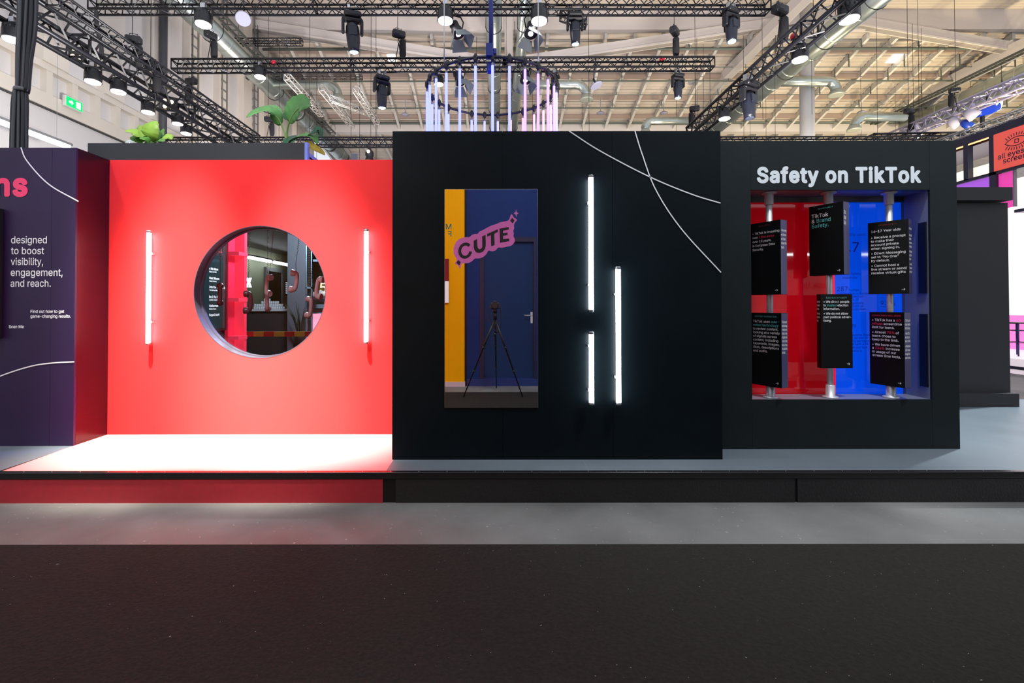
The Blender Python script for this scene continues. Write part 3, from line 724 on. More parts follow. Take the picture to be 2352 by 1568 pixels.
for (a, top) in ((PI * 1.27, (1020, 60)), (PI * 1.73, (1245, 60))):
    c = Vector((rc.x + RR * math.cos(a), rc.y + RR * math.sin(a), rc.z)); m.rod(c, Vector((c.x, c.y, 9.4)), .014, 5)
m.build('steel_cable', M_chrome, t)
M_tb = mat('led_tube_blue', (.5, .5, 1), .3, emit=1.0, ecol=(.38, .45, 6.0))
M_tv = mat('led_tube_violet', (.6, .5, 1), .3, emit=1.0, ecol=(.80, .42, 5.0))
M_tp = mat('led_tube_pink', (1, .4, .8), .3, emit=1.0, ecol=(3.2, .50, 1.3))
L = 2.0
for k, a in enumerate(angs):
    c = Vector((rc.x + RR * math.cos(a), rc.y + RR * math.sin(a), rc.z - .2))
    ca, sa = math.cos(a), math.sin(a)
    mt_ = M_tp if (ca > .1 and sa > -.15) else (M_tv if ca > .35 else M_tb)
    side = 'front' if sa < -.25 else ('back' if sa > .25 else 'side'); colr = {M_tp: 'pink', M_tv: 'violet', M_tb: 'blue'}[mt_]
    t2 = thing('led_tube', c - Vector((0, 0, L)), 'glowing %s-white tube hanging from the %s of the pipe ring' % (colr, side), 'light tube', 'hanging %s tubes on the %s of the ring' % (colr, side))
    m = MB(); m.lathe(c, (0, 0, -1), [(.030, 0), (.033, .02), (.033, L - .02), (.030, L)], 10); m.build('diffuser', mt_, t2)
    m = MB(); m.lathe(c + Vector((0, 0, .0)), (0, 0, 1), [(.031, -.03), (.031, .04), (.01, .08)], 10); m.rod(c, c + Vector((0, 0, .2)), .01, 4); m.build('cap', M_cap, t2)

# ================================================================== STAND
PZ = .21; YF = 3.37
# platform
t = thing('platform', (0, YF, 0), 'long low black-edged platform carrying the whole stand', 'platform')
m = MB(); m.box((-12, YF + .012, .0), (4.6, 13.4, PZ - .004)); m.box((4.6, YF + .012, .0), (9.4, 5.95, PZ - .004)); m.build('deck_body', M_black, t)
m = MB(); m.box((-12, YF - .0, .165), (9.4, YF + .04, PZ + .002), .003); m.build('edge_profile', mat('black_edge_profile', (.015, .014, .015), .22, .2), t)
m = MB(); m.box((-12, YF + .04, PZ - .004), (-3.5, 6, PZ)); m.box((-.775, YF + .04, PZ - .004), (4.6, 13.4, PZ)); m.box((4.6, YF + .04, PZ - .004), (9.4, 5.95, PZ)); m.build('grey_floor', M_grey, t)
m = MB()
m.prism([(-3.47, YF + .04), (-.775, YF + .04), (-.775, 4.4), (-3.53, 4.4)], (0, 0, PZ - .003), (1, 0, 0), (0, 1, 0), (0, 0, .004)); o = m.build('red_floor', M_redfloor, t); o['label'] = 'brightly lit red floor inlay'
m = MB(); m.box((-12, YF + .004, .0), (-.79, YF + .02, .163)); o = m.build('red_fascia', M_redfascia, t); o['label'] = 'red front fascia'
m = MB(); m.box((-.70, YF + .004, .0), (2.07, YF + .018, .163)); m.box((2.09, YF + .004, 0), (9.4, YF + .018, .163)); m.build('black_fascia', mat('fascia_black', (.013, .012, .012), .5, bump=.2, scale=60), t)
m = MB()
for k in range(60):
    x = -3.3 + k * .197
    m.lathe((x, YF + .02, PZ + .0015), (0, 0, 1), [(.0035, 0), (.003, .0015)], 8)
m.build('screw', M_chrome, t)
m = MB(); m.box((.648, YF + .04, PZ), (.650, 3.64, PZ + .0006));  m.build('floor_seam', mat('seam_light', (.25, .27, .28), .5), t)

# tall dark box wall (foreground centre)
YB = 3.65; X0, X1 = -.785, 1.70; ZT = 2.69
def up(px, py, d, off=0.002): p = W(px, py, d); p.y = d - off; return p
t = thing('display_wall', ((X0 + X1) / 2, YB + .3, PZ), 'tall black box wall with mirror and three white tubes', 'display wall')
m = MB()
for (a, b_) in ((X0, .047), (.049, .878), (.880, X1)): m.box((a, YB, PZ), (b_, YB + .02, ZT))
m.build('front_panel', M_dark, t)
m = MB(); m.box((X0 + .02, YB + .0205, PZ), (X1 - .02, YB + .03, ZT - .02)); m.build('seam_blocker', M_black, t)  # unseen board added to stop light showing through the panel seams
m = MB(); m.box((X0, YB + .021, PZ), (X0 + .02, YB + .80, ZT)); m.box((X1 - .02, YB + .021, PZ), (X1, YB + .80, ZT)); m.box((X0 + .02, YB + .021, ZT - .02), (X1 - .02, YB + .8, ZT)); m.build('side_panel', M_dark, t)
m = MB(); ribbon(m, spline([up(1308, 299.5, YB), up(1380, 346, YB), up(1494, 406, YB), up(1590, 446, YB), up(1656, 466.5, YB)], 10), .0085, (0, -1, 0))
ribbon(m, spline([up(1460, 300, YB), up(1476, 352, YB), up(1507, 435, YB), up(1565, 525, YB), up(1656, 626, YB)], 10), .0085, (0, -1, 0)); m.build('line_graphic', M_white, t)
# mirror
t = thing('wall_mirror', (W(1128, 935, YB)), 'tall frameless mirror on the black box wall reflecting a tripod', 'mirror')
a, b_ = W(1022, 935, YB), W(1235, 434.5, YB)
m = MB(); m.box((a.x, YB - .008, a.z), (b_.x, YB - .001, b_.z)); m.build('glass', mat('mirror_silver', (.88, .90, .92), .0, 1.0), t)
m = MB()
for (q0, q1) in (((a.x - .002, a.z), (a.x + .0, b_.z)), ((b_.x, a.z), (b_.x + .002, b_.z)), ((a.x, b_.z), (b_.x, b_.z + .002))): m.box((q0[0], YB - .009, q0[1]), (q1[0], YB - .001, q1[1]))
m.build('edge', M_chrome, t)
# CUTE sticker (crop coordinates: 9.8 px per photo px from (1020,470))
YM = YB - .008
def cc(x, y, off=.0006): p = W(1020 + x / 9.8, 470 + y / 9.8, YM); p.y = YM - off; return p
t = thing('mirror_sticker', cc(900, 1400), 'pink sticker reading CUTE stuck on the mirror', 'sticker')
out = [(240, 1325), (285, 1235), (232, 1140), (212, 1030), (232, 910), (300, 800), (400, 745), (500, 728), (570, 728), (630, 675), (700, 655), (752, 655), (800, 600), (880, 565), (960, 520), (1080, 460), (1180, 430), (1280, 388), (1430, 358), (1478, 300), (1505, 222), (1540, 222), (1580, 290), (1648, 335), (1600, 395), (1575, 460), (1580, 520), (1562, 590), (1572, 650), (1565, 705), (1595, 780), (1575, 860), (1510, 920), (1420, 942), (1300, 965), (1220, 962), (1160, 1025), (1080, 1048), (1002, 1032), (960, 1100), (880, 1175), (780, 1208), (695, 1210), (620, 1275), (530, 1312), (410, 1318), (385, 1370), (352, 1438), (320, 1375)]
o0 = cc(0, 0); m = MB(); sp = spline([(x, y, 0) for x, y in out + out[:1]], 3)[:-1]
m.prism([((p.x) / 9.8 / F * YM, -(p.y) / 9.8 / F * YM) for p in sp], o0, UX, UZ, (0, .0005, 0))
st = [(1623, 100), (1637, 165), (1680, 190), (1640, 215), (1627, 280), (1612, 215), (1568, 188), (1610, 160)]
m.prism([(x / 9.8 / F * YM, -y / 9.8 / F * YM) for x, y in st], o0, UX, UZ, (0, .0005, 0)); m.build('sticker_base', mat('sticker_pink', (.78, .17, .52), .5), t)
M_stk = mat('sticker_black', (.012, .01, .014), .5)
m = MB()
def glyph(poly): m.prism([(x / 9.8 / F * YM, -y / 9.8 / F * YM) for x, y in poly], o0 + Vector((0, -.0008, 0)), UX, UZ, (0, .0004, 0))
def arcpts(cx, cy, rx, ry, a0, a1, n, sh=0): return [(cx + rx * math.cos(R(a0 + (a1 - a0) * k / n)), cy + ry * math.sin(R(a0 + (a1 - a0) * k / n)) + sh * rx * math.cos(R(a0 + (a1 - a0) * k / n))) for k in range(n + 1)]
glyph(arcpts(478, 1030, 158, 182, -42, -318 - 30 + 0, 22, -.1) + arcpts(478, 1030, 92, 115, -348, -42, 22, -.1))
glyph([(667, 808), (745, 768), (750, 930), (765, 975), (800, 1000), (840, 985), (862, 940), (858, 710), (935, 676), (940, 900), (925, 985), (880, 1050), (810, 1080), (740, 1078), (690, 1030), (670, 960)])
glyph([(972, 655), (1212, 548), (1215, 608), (1132, 648), (1138, 905), (1062, 932), (1055, 680), (972, 716)])
glyph([(1250, 535), (1458, 498), (1460, 556), (1328, 580), (1328, 635), (1430, 624), (1432, 680), (1330, 698), (1332, 772), (1468, 758), (1470, 815), (1262, 854)])
glyph([(1535, 290), (1590, 350), (1548, 418), (1488, 355)]); glyph([(320, 1240), (376, 1292), (342, 1365), (275, 1302)])
m.build('lettering', M_stk, t)

# white tubes mounted on walls
def wall_tube(px, y0, y1, ywall, label, scl=1.0):
    d = ywall - .045 * scl; a = W(px, y0, d); b_ = W(px, y1, d); t = thing('led_tube_light', b_, label, 'light tube')
    m = MB(); r = .0185; L_ = a.z - b_.z; m.lathe(a + Vector((0, 0, -.02)), (0, 0, -1), [(r, 0), (r, L_ - .04)], 20, True); m.build('diffuser', M_tube, t)
    for (c, s_) in ((a, -1), (b_, 1)):
        m = MB(); m.lathe(c, (0, 0, s_), [(r * .8, 0), (r * 1.12, .004), (r * 1.12, .021)], 20); m.build('end_cap', M_cap, t)
    for f_ in (.2, .8):
        z = b_.z + L_ * f_; m = MB(); m.box((a.x - .022, d + .012, z - .008), (a.x + .022, ywall, z + .008)); m.build('bracket', mat('clear_clip', (.5, .52, .55), .2), t)
wall_tube(1358, 401, 717, YB, 'white tube light highest on the black box wall')
wall_tube(1420, 612, 930, YB, 'long white tube light right of the others on the black wall')
wall_tube(1358, 761, 930, YB, 'short white tube light low on the black box wall')
YR = 4.37
wall_tube(341, 528, 791, YR, 'white tube light on the red wall, left of the round window')
wall_tube(841, 525, 789, YR, 'white tube light on the red wall, right of the round window')

# red wall with round opening
t = thing('red_wall', (-2.1, YR + .06, PZ), 'bright red wall panel pierced by a round window', 'display wall')
cx, cz, RH = (596.5 - VX) / F * YR, CZ + (VY - 669.5) / F * YR, 151.5 / F * YR
xa, xb, za, zb = -3.51, -.70, PZ, ZT
m = MB(); N = 96; ring = [(cx + RH * math.cos(2 * PI * k / N), cz + RH * math.sin(2 * PI * k / N)) for k in range(N)]
def outer(k):
    a = 2 * PI * k / N; dx, dz = math.cos(a), math.sin(a); s_ = min(((xb - cx) / dx) if dx > 1e-9 else ((xa - cx) / dx) if dx < -1e-9 else 1e9, ((zb - cz) / dz) if dz > 1e-9 else ((za - cz) / dz) if dz < -1e-9 else 1e9)
    return (cx + dx * s_, cz + dz * s_)
O = [outer(k) for k in range(N)]
crn = [(xb, zb), (xa, zb), (xa, za), (xb, za)]
for k in range(N):
    k2 = (k + 1) % N; p, q = O[k], O[k2]; extra = [c for c in crn if (abs(p[0] - c[0]) < 1e-6 and abs(q[1] - c[1]) < 1e-6 and abs(p[1] - c[1]) > 1e-6) or (abs(p[1] - c[1]) < 1e-6 and abs(q[0] - c[0]) < 1e-6 and abs(p[0] - c[0]) > 1e-6)]
    for yy in (YR, YR + .10): m.face([(x, yy, z) for x, z in [ring[k], p] + extra[:1] + [q, ring[k2]]])
m.box((xa, YR + .001, zb - .012), (xb, YR + .099, zb + .001)); m.build('panel', M_red, t)
m = MB()
for (r_, y0, y1) in ((RH, YR - .001, YR + .12), (RH - .012, YR + .085, YR + .125)):
    for k in range(N):
        a0, a1 = 2 * PI * k / N, 2 * PI * (k + 1) / N
        m.face([(cx + r_ * math.cos(a0), y0, cz + r_ * math.sin(a0)), (cx + r_ * math.cos(a1), y0, cz + r_ * math.sin(a1)), (cx + r_ * math.cos(a1), y1, cz + r_ * math.sin(a1)), (cx + r_ * math.cos(a0), y1, cz + r_ * math.sin(a0))], True)
for (r0, r1, yy) in ((RH + .004, RH - .003, YR - .0015), (RH, RH - .012, YR + .085)):
    for k in range(N):
        a0, a1 = 2 * PI * k / N, 2 * PI * (k + 1) / N
        m.face([(cx + r0 * math.cos(a0), yy, cz + r0 * math.sin(a0)), (cx + r0 * math.cos(a1), yy, cz + r0 * math.sin(a1)), (cx + r1 * math.cos(a1), yy, cz + r1 * math.sin(a1)), (cx + r1 * math.cos(a0), yy, cz + r1 * math.sin(a0))])
rim = m.build('window_rim', mat('rim_dark_gloss', (.07, .065, .10), .3, .3), t)
# glass
def clear_glass(name, tint=(1, 1, 1), fac=.07):
    g = bpy.data.materials.new(name); g.use_nodes = True; nt = g.node_tree; nt.nodes.clear()
    o_ = nt.nodes.new('ShaderNodeOutputMaterial'); tr = nt.nodes.new('ShaderNodeBsdfTransparent'); gl = nt.nodes.new('ShaderNodeBsdfGlossy'); mi = nt.nodes.new('ShaderNodeMixShader')
    tr.inputs[0].default_value = tuple(tint) + (1,); gl.inputs['Roughness'].default_value = .0; mi.inputs[0].default_value = fac
    nt.links.new(tr.outputs[0], mi.inputs[1]); nt.links.new(gl.outputs[0], mi.inputs[2]); nt.links.new(mi.outputs[0], o_.inputs[0]); return g
m = MB(); m.face([(cx + (RH - .012) * math.cos(2 * PI * k / N), YR + .105, cz + (RH - .012) * math.sin(2 * PI * k / N)) for k in range(N)]); m.build('window_pane', clear_glass('window_glass', (.92, .94, .96), .035), t)

# left panel with lettering
YL = 4.02
t = thing('info_panel', (-6, YL, PZ), 'dark purple panel wall at left with white and pink lettering', 'display wall')
m = MB()
for (a, b_) in ((-11, -3.705), (-3.703, -3.5055)): m.box((a, YL, PZ), (b_, YL + .02, ZT))
m.build('front_panel', M_purple, t)
m = MB(); m.box((-3.53, YL + .0205, PZ), (-3.505, YR, ZT)); o = m.build('return_panel', mat('maroon_gloss', (.020, .003, .009), .22, spec=.45, coat=.0, var=.1, scale=2), t); o['label'] = 'dark red glossy return panel'
m = MB(); n_ = (0, -1, 0)
ribbon(m, spline([up(45, 336, YL), up(60, 368, YL), up(110, 421, YL), up(179, 461, YL)], 10), .010, n_); m.build('line_graphic', M_white, t); m = MB(); ribbon(m, spline([up(-60, 893, YL), up(0, 863, YL), up(70, 840, YL), up(120, 832, YL), up(173, 829, YL)], 10), .010, n_)
m.build('line_graphic', M_white, t)
YT = YL - .002
m = MB(); o0 = W(-60, 445, YT); put_text(m, 'ns', W(-13, 446, YT), UX, UZ, .240, .088, width=.255, nq=12); o = m.build('heading_lettering', M_pink, t); o['label'] = 'large pink heading letters'
m = MB()
for body, yy, wd in (('designed', 557, 82), ('to boost', 582, 76), ('visibility,', 607, 74), ('engagement,', 632, 119), ('and reach.', 657, 92)):
    put_text(m, body, W(24, yy, YT), UX, UZ, .080, .02, width=wd / F * YT)
for body, x_, yy, wd in (('Find out how to get', 70.5, 717, 77), ('game-changing results.', 70.5, 728, 92), ('Scan Me', 21, 752, 34)):
    put_text(m, body, W(x_, yy, YT), UX, UZ, .034, .055, width=wd / F * YT)
m.build('lettering', M_white, t)
# screen clipped by the left edge
a, b_ = W(-420, 775, YL), W(7, 478, YL)
t = thing('wall_screen', (a.x, YL, a.z), 'black wall screen whose edge shows at the left border', 'screen')
m = MB(); m.box((a.x, YL - .06, a.z), (b_.x, YL - .001, b_.z), .004); m.build('frame', M_blackp, t)
m = MB(); m.box((a.x + .02, YL - .0605, a.z + .02), (b_.x - .02, YL - .060, b_.z - .02)); m.build('display', mat('screen_black', (.004, .004, .005), .08), t)

# upper dark parapet behind the red wall and plants
t = thing('parapet', (-3.2, 5.2, 2.662), 'dark grey parapet wall rising behind the red wall', 'parapet')
ztop = CZ + 375 / F * 5.2
m = MB(); m.box((-4.41, 5.2, 2.662), (-2.065, 5.24, ztop)); m.box((-4.41, 5.24, 2.662), (-4.37, 6.3, ztop)); m.box((-4.41, 6.3, 2.662), (-2.06, 6.34, ztop)); m.build('panel', mat('parapet_grey', (.030, .034, .042), .5, spec=.4), t)
m = MB(); m.box((-2.066, 5.195, 2.662), (-2.035, 5.25, ztop + .005)); m.prism([(5.25, 3.03), (6.6, 3.03), (6.6, 2.99), (5.25, 2.99)], (-2.06, 0, 0), (0, 1, 0), (0, 0, 1), (.03, 0, 0)); o = m.build('edge_trim', mat('blue_lit_trim', (.22, .30, .85), .35, .3), t); o['label'] = 'blue-lit edge trim'  # blue light on the trim put into its colour
# indoor shell behind the round window: side walls, roof slab
M_room = mat('room_dark', (.020, .022, .028), .6)
t = thing('lounge_enclosure', (-3, 7, PZ), 'dark lounge room shell seen through the round window', 'room')
m = MB(); m.box((-6.2, 4.5, 2.60), (-.70, 13.2, 2.66)); m.build('roof_slab', M_room, t)
m = MB(); m.box((-5.2, 13.0, PZ), (-.7, 13.1, 2.6)); m.box((-5.3, 8.2, PZ), (-5.2, 13.1, 2.6)); m.build('olive_wall', mat('olive_wall', (.26, .28, .19), .7), t)
m = MB(); m.box((-.76, 4.48, PZ), (-.70, 13, 2.6)); m.box((-3.40, 4.48, PZ), (-3.34, 6.15, 2.6)); m.build('side_wall', M_room, t)

# song list screen on the lounge side wall
XS = -3.335
t = thing('song_screen', (XS, 5.5, 1.05), 'tall dark screen with a white song list behind the round window', 'screen')
m = MB(); m.box((XS, 4.95, 1.07), (XS + .03, 5.93, 2.5), .004); m.build('frame', M_blackp, t)
m = MB(); m.box((XS + .03, 4.98, 1.10), (XS + .032, 5.88, 2.46)); m.build('display', mat('screen_teal', (.01, .02, .025), .1, emit=.035, ecol=(.3, .6, .7)), t)
m = MB(); xs = XS + .034
M_glow = mat('screen_white_text', (.8, .8, .8), .4, emit=.75, ecol=(.8, .9, 1))
def st_(body, py, px, size, bold, x_=None):
    d = 3.30 * F / (VX - px); return put_text(m, body, (xs, d, CZ + (VY - py) / F * d), (0, 1, 0), UZ, size, bold, narrow=1.0)
for (body, sub, py) in (('s Me More', 'Doja Cat, SZA', 617), ('Heat Waves', 'Glass Animals', 639), ('Into the Thick Of It', 'The Backyardigans', 660), ('Do It To It', 'ACRAZE, Cherish', 683), ('Wellerman', 'Nathan Evans', 704), ('SugarCrash!', '', 725)):
    put_text(m, body, (xs, 5.56, CZ + (VY - py) / F * 5.5), (0, 1, 0), UZ, .036, .03)
    if sub: put_text(m, sub, (xs, 5.56, CZ + (VY - py - 6) / F * 5.5), (0, 1, 0), UZ, .022, .02)
m.build('song_lettering', M_glow, t)
m = MB(); put_text(m, '2021', (xs, 5.66, CZ + (VY - 579) / F * 5.8), (0, 1, 0), UZ, .06, .02); m.build('year_lettering', mat('screen_red_text', (.9, .1, .1), .4, emit=.8, ecol=(1, .2, .15)), t)
# red shelf unit along the same side
t = thing('shelf_unit', (-3.28, 6.2, PZ), 'glossy red shelf booth between song screen and bar', 'shelf unit')
M_rsh = mat('red_gloss_shelf', (.72, .02, .06), .3, emit=.28, ecol=(1, .03, .10)); M_rsh2 = mat('red_shelf_bright', (.85, .03, .07), .35, emit=.5, ecol=(1, .05, .12))  # both reds carry emission so the shelves look lit; no lamps here
m = MB(); m.box((-3.33, 5.93, PZ), (-3.29, 6.14, 2.58)); m.build('back_panel', M_rsh, t)
for z in (.95, 1.42, 1.99, 2.5):
    m = MB(); m.box((-3.29, 5.93, z), (-3.16, 6.14, z + .045)); m.build('shelf', M_rsh2, t)
m = MB(); m.box((-3.29, 6.08, PZ), (-3.17, 6.14, 2.58)); m.build('side_board', M_rsh2, t)
m = MB()
for (b1, z) in (('GETTING ZONED', 1.93), ('PREMIUM EDIT', 1.85), ('CORE', 1.78), ('TO B-NOTE', 1.70)): pass
m.v = []; 
# bar counter with stacked cans
t = thing('bar_counter', (-4.0, 8.0, PZ), 'dark bar counter with pale top seen through the round window', 'counter')
yb = 7.6; zc = CZ - 8.5 / F * yb
m = MB(); m.box((-5.1, yb, zc - .03), (-3.28, yb + .55, zc)); m.build('counter_top', mat('bar_top', (.55, .60, .62), .3), t)
m = MB(); m.box((-5.1, yb + .05, PZ), (-3.3, yb + .5, zc - .03)); m.build('counter_body', M_room, t)
cans = []
M_can = mat('pale_can', (.62, .68, .70), .35)
def make_can():
    m = MB(); m.lathe((0, 0, 0), (0, 0, 1), [(.015, 0), (.017, .003), (.017, .038), (.013, .043)], 12); return m.build('drink_can', M_can)
c0 = make_can(); first = True
for row, (n_, h) in enumerate(((14, 1), (13, 2), (8, 3), (3, 4))):
    for k in range(n_):
        x = -3.87 + (k + (3 if row == 2 else 4 if row == 3 else 0)) * .036 + row * .006; o = c0 if first else c0.copy()
        if not first: COL.objects.link(o)
        first = False; o.location = (x, yb + .15, zc + row * .0432)
        tag(o, ['pale drink can in the bottom row of the bar stack', 'pale drink can in the second row of the bar stack', 'pale drink can in the third row of the bar stack', 'pale drink can on top of the bar stack'][row], 'can', ['cans in the bottom row', 'cans in the second row', 'cans in the third row', 'cans in the top row'][row])
# light tubes inside the lounge
for (xa_, xb_, lab) in ((571, 621, 'white ceiling tube in the lounge, left of two'), (629, 663, 'white ceiling tube in the lounge, right of two')):
    Wd, H_ = 4.9, .955; y0 = Wd * F / (VX - xa_); y1 = Wd * F / (VX - xb_)
    t = thing('ceiling_tube', (-Wd, y0, CZ + H_), lab, 'light tube'); m = MB(); m.rod((-Wd, y0, CZ + H_), (-Wd, y1, CZ + H_), .03, 10); m.build('diffuser', M_tube, t)
    m = MB(); m.box((-Wd - .03, y0 - .02, CZ + H_ + .03), (-Wd + .03, y1 + .02, CZ + H_ + .06)); m.build('housing', M_cap, t)
# door and wall notes in the lounge
XD = -5.199; t = thing('lounge_door', (XD, 11.2, PZ), 'dark doorway in the olive lounge wall behind the cans', 'door')
m = MB(); m.box((XD, 10.9, PZ), (XD + .03, 11.6, 2.15)); m.build('door_leaf', M_black, t)
m = MB(); m.box((XD, 10.8, PZ), (XD + .07, 10.9, 2.24)); m.box((XD, 11.6, PZ), (XD + .07, 11.7, 2.24)); m.box((XD, 10.9, 2.15), (XD + .07, 11.6, 2.24)); m.build('door_frame', mat('door_frame_grey', (.12, .13, .13), .5), t)
t = thing('menu_board', (XD, 12.0, 1.6), 'small black menu board beside the lounge doorway', 'board')
m = MB(); m.box((XD, 11.82, 1.62), (XD + .03, 12.12, 1.98)); m.build('board', M_black, t)
m = MB()
for k in range(6): m.box((XD + .031, 11.86, 1.92 - k * .05), (XD + .034, 11.86 + (.2, .12, .22, .1, .24, .15)[k], 1.94 - k * .05))
m.build('menu_lines', M_glow, t)
# dark pillar panel and glowing cross shape
m = bx((W(660, 0, 7.0).x, 7.0, PZ), (W(701, 0, 7.0).x, 7.08, 2.598)); o = m.build('pillar_panel', mat('pillar_blue_grey', (.09, .115, .14), .4), None); tag(o, 'dark blue-grey pillar panel behind the hanging handsets', 'pillar')
c = W(570.5, 648, 8.6)
m = MB(); m.prism([(-.05, -.085), (.05, -.085), (.02, 0), (.05, .085), (-.05, .085), (-.02, 0)], c, UX, UZ, (0, .02, 0)); tag(m.build('neon_symbol', mat('neon_white', (1, 1, 1), .3, emit=2.5, ecol=(.85, .95, 1))), 'small white hourglass neon sign behind the handset cord', 'sign')
# striped barrier rail
t = thing('barrier_rail', W(636, 768, 6.2), 'red and yellow striped barrier bar inside the round window', 'barrier'); w0 = 559; k = 0
ms = [MB(), MB()]
while w0 < 703:
    a, b_ = W(w0, 772, 6.2), W(w0 + 23.5, 761, 6.2); ms[k % 2].box(a, b_ + Vector((0, .05, 0))); w0 += 23.5; k += 1
ms[0].build('red_stripe', mat('stripe_red', (.30, .01, .012), .5), t); ms[1].build('yellow_stripe', mat('stripe_yellow', (.35, .22, .03), .5), t)
# blue metal mesh post and shelf with number 5
t = thing('mesh_locker', W(709, 780, 6.3), 'pale blue steel frame with dark wire mesh, inside the round window', 'locker')
M_pb = mat('pale_blue_steel', (.15, .27, .36), .4, .2)
m = MB()
for px in (702, 714): m.box(W(px, 830, 6.3), W(px + 2, 520, 6.3) + Vector((0, .04, 0)))
for py in (662, 555, 790): m.box(W(702, py, 6.3), W(716, py - 4, 6.3) + Vector((0, .04, 0)))
m.build('frame', M_pb, t)
m = MB(); a, b_ = W(704, 830, 6.32), W(714, 520, 6.32); z = a.z
while z < b_.z: m.rod((a.x, 6.32, z), (b_.x, 6.32, z), .0015, 4); z += .022
for k in range(5): x = a.x + (b_.x - a.x) * k / 4; m.rod((x, 6.32, a.z), (x, 6.32, b_.z), .0015, 4)
m.build('wire_mesh', mat('wire_dark', (.08, .06, .05), .5, .5), t)
t = thing('service_counter', W(735, 760, 6.5), 'grey-blue counter with glowing pink front, right edge of round window', 'counter')
m = MB(); m.box(W(714, 707, 6.4), W(780, 698, 6.4) + Vector((0, .5, 0))); m.box(W(714, 719, 6.42), W(780, 712, 6.42) + Vector((0, .4, 0))); m.build('counter_top', M_pb, t)
m = MB(); m.box(W(714, 860, 6.45), W(780, 720, 6.45) + Vector((0, .3, 0))); m.build('lit_front', mat('pink_lightbox', (1, .5, .7), .4, emit=.95, ecol=(1, .42, .62)), t)
m = MB(); m.box(W(717, 600, 6.9), W(775, 595, 6.9) + Vector((0, .3, 0))); m.build('upper_shelf', M_pb, t)
t = thing('number_sign', W(742, 680, 6.6), 'gold sign with a pale number 5, right edge of round window', 'sign')
m = MB(); m.box(W(733, 682, 6.6), W(762, 640, 6.6) + Vector((0, .02, 0))); m.build('plate', mat('gold_plate', (.20, .13, .03), .4, .3), t)
m = MB(); a = W(735, 671, 6.595); put_text(m, '5', (a.x, 6.597, a.z), UX, UZ, .18, .03); m.build('numeral', mat('sign_cream', (.9, .85, .6), .4, emit=.4, ecol=(1, .9, .6)), t)
t = thing('sack', W(735, 678, 6.5), 'pale sack lying on the counter beside the number sign', 'sack')
m = MB(); c = W(733, 676, 6.5); m.sweep([c + Vector((-.12, 0, -.05)), c + Vector((-.08, 0, -.02)), c, c + Vector((.12, .02, -.01)), c + Vector((.18, 0, -.06))], [.01, .05, .06, .05, .01], 12); m.build('sack_body', mat('sack_cloth', (.45, .42, .38), .8), t)
m = MB(); m.box(W(716, 692, 6.55), W(770, 684, 6.55) + Vector((0, .2, 0))); m.build('tray', M_pb, t)
# dark foliage under the bar
t = thing('dark_grass_plant', W(690, 760, 6.9), 'dark spiky plant in front of the bar counter', 'plant')
m = MB(); base = W(690, 770, 6.8)
for k in range(60):
    a = random.uniform(0, 2 * PI); l_ = random.uniform(.18, .5); tip = base + Vector((math.cos(a) * l_ * .5, math.sin(a) * .12, l_)); mid = (base + tip) / 2 + Vector((0, 0, .06))
    m.sweep([base + Vector((math.cos(a) * .03, 0, 0)), mid, tip], [.006, .007, .001], 4)
m.build('leaves', mat('dark_leaf', (.02, .035, .02), .6), t)
m = MB(); m.lathe(base + Vector((0, 0, -.25)), (0, 0, 1), [(.08, 0), (.11, .25), (.10, .26)], 14); m.build('pot', M_black, t)

# telephone handsets hanging on cords
M_hs = mat('dusty_pink_plastic', (.44, .26, .28), .35); M_hs2 = mat('maroon_plastic', (.10, .022, .035), .35)
def handset(px, py, d, rz, dark, label, flip=False, tilt=0.0):
    c = W(px, py, d); t = thing('telephone_handset', (0, 0, 0), label, 'telephone handset', None); mm = M_hs2 if dark else M_hs
    m = MB(); P = spline([(.0, 0, .082), (.028, 0, .085), (.040, 0, .06), (.045, 0, 0), (.040, 0, -.06), (.028, 0, -.085), (.0, 0, -.082)], 5)
    m.sweep(P, [.02 + .003 * abs(k - len(P) / 2) / len(P) for k in range(len(P))], 12, True, (0, 1, 0)); m.build('handle', mm, t)
    for (z, nm) in ((.083, 'earpiece'), (-.083, 'mouthpiece')):
        m = MB(); m.lathe((.012, 0, z), (-1, 0, 0), [(.012, -.03), (.026, -.02), (.031, 0), (.033, .022), (.030, .030), (.024, .030), (.022, .026)], 18); m.build(nm, mm, t)
    m = MB(); top = 2.58 - c.z; P = [(.03, 0, .1), (.015, 0, .18)]
    z = .2
    while z < .3 : P.append((.015, 0, z)); z += .03
    th = 0
    while z < top:
        P.append((.015 + .007 * math.cos(th), .007 * math.sin(th), z)); th += PI / 2; z += .0055
    m.sweep(P, .0022, 4); cord = m.build('cord', mat('cord_dark', (.06, .035, .04), .5), t, pivot=(.015, 0, .18))
    t.location = c; t.rotation_euler = (0, tilt, rz)
    return t
for a in ((505.5, 675, 4.75, -1.1, True, 'dark red handset in front of the song screen', 0, .06), (565, 693, 4.8, .15, True, 'dark red handset in front of the red shelf booth', 0, .02),
          (619, 655, 4.9, 2.7, False, 'pink handset hanging higher in front of the lounge door', 0, -.12), (615, 690, 5.1, -1.3, False, 'pink handset hanging lower, overlapping the one above it', 0, .0),
          (670, 645, 4.85, .25, False, 'pink handset in front of the dark pillar panel', 0, .12), (737, 661, 4.7, 2.9, False, 'pink handset in front of the number 5 sign', 0, -.15), (707.5, 705, 5.0, -.5, False, 'pink handset in front of the pale blue mesh post', 0, .1)):
    handset(a[0], a[1], a[2], a[3], a[4], a[5], False, a[7])

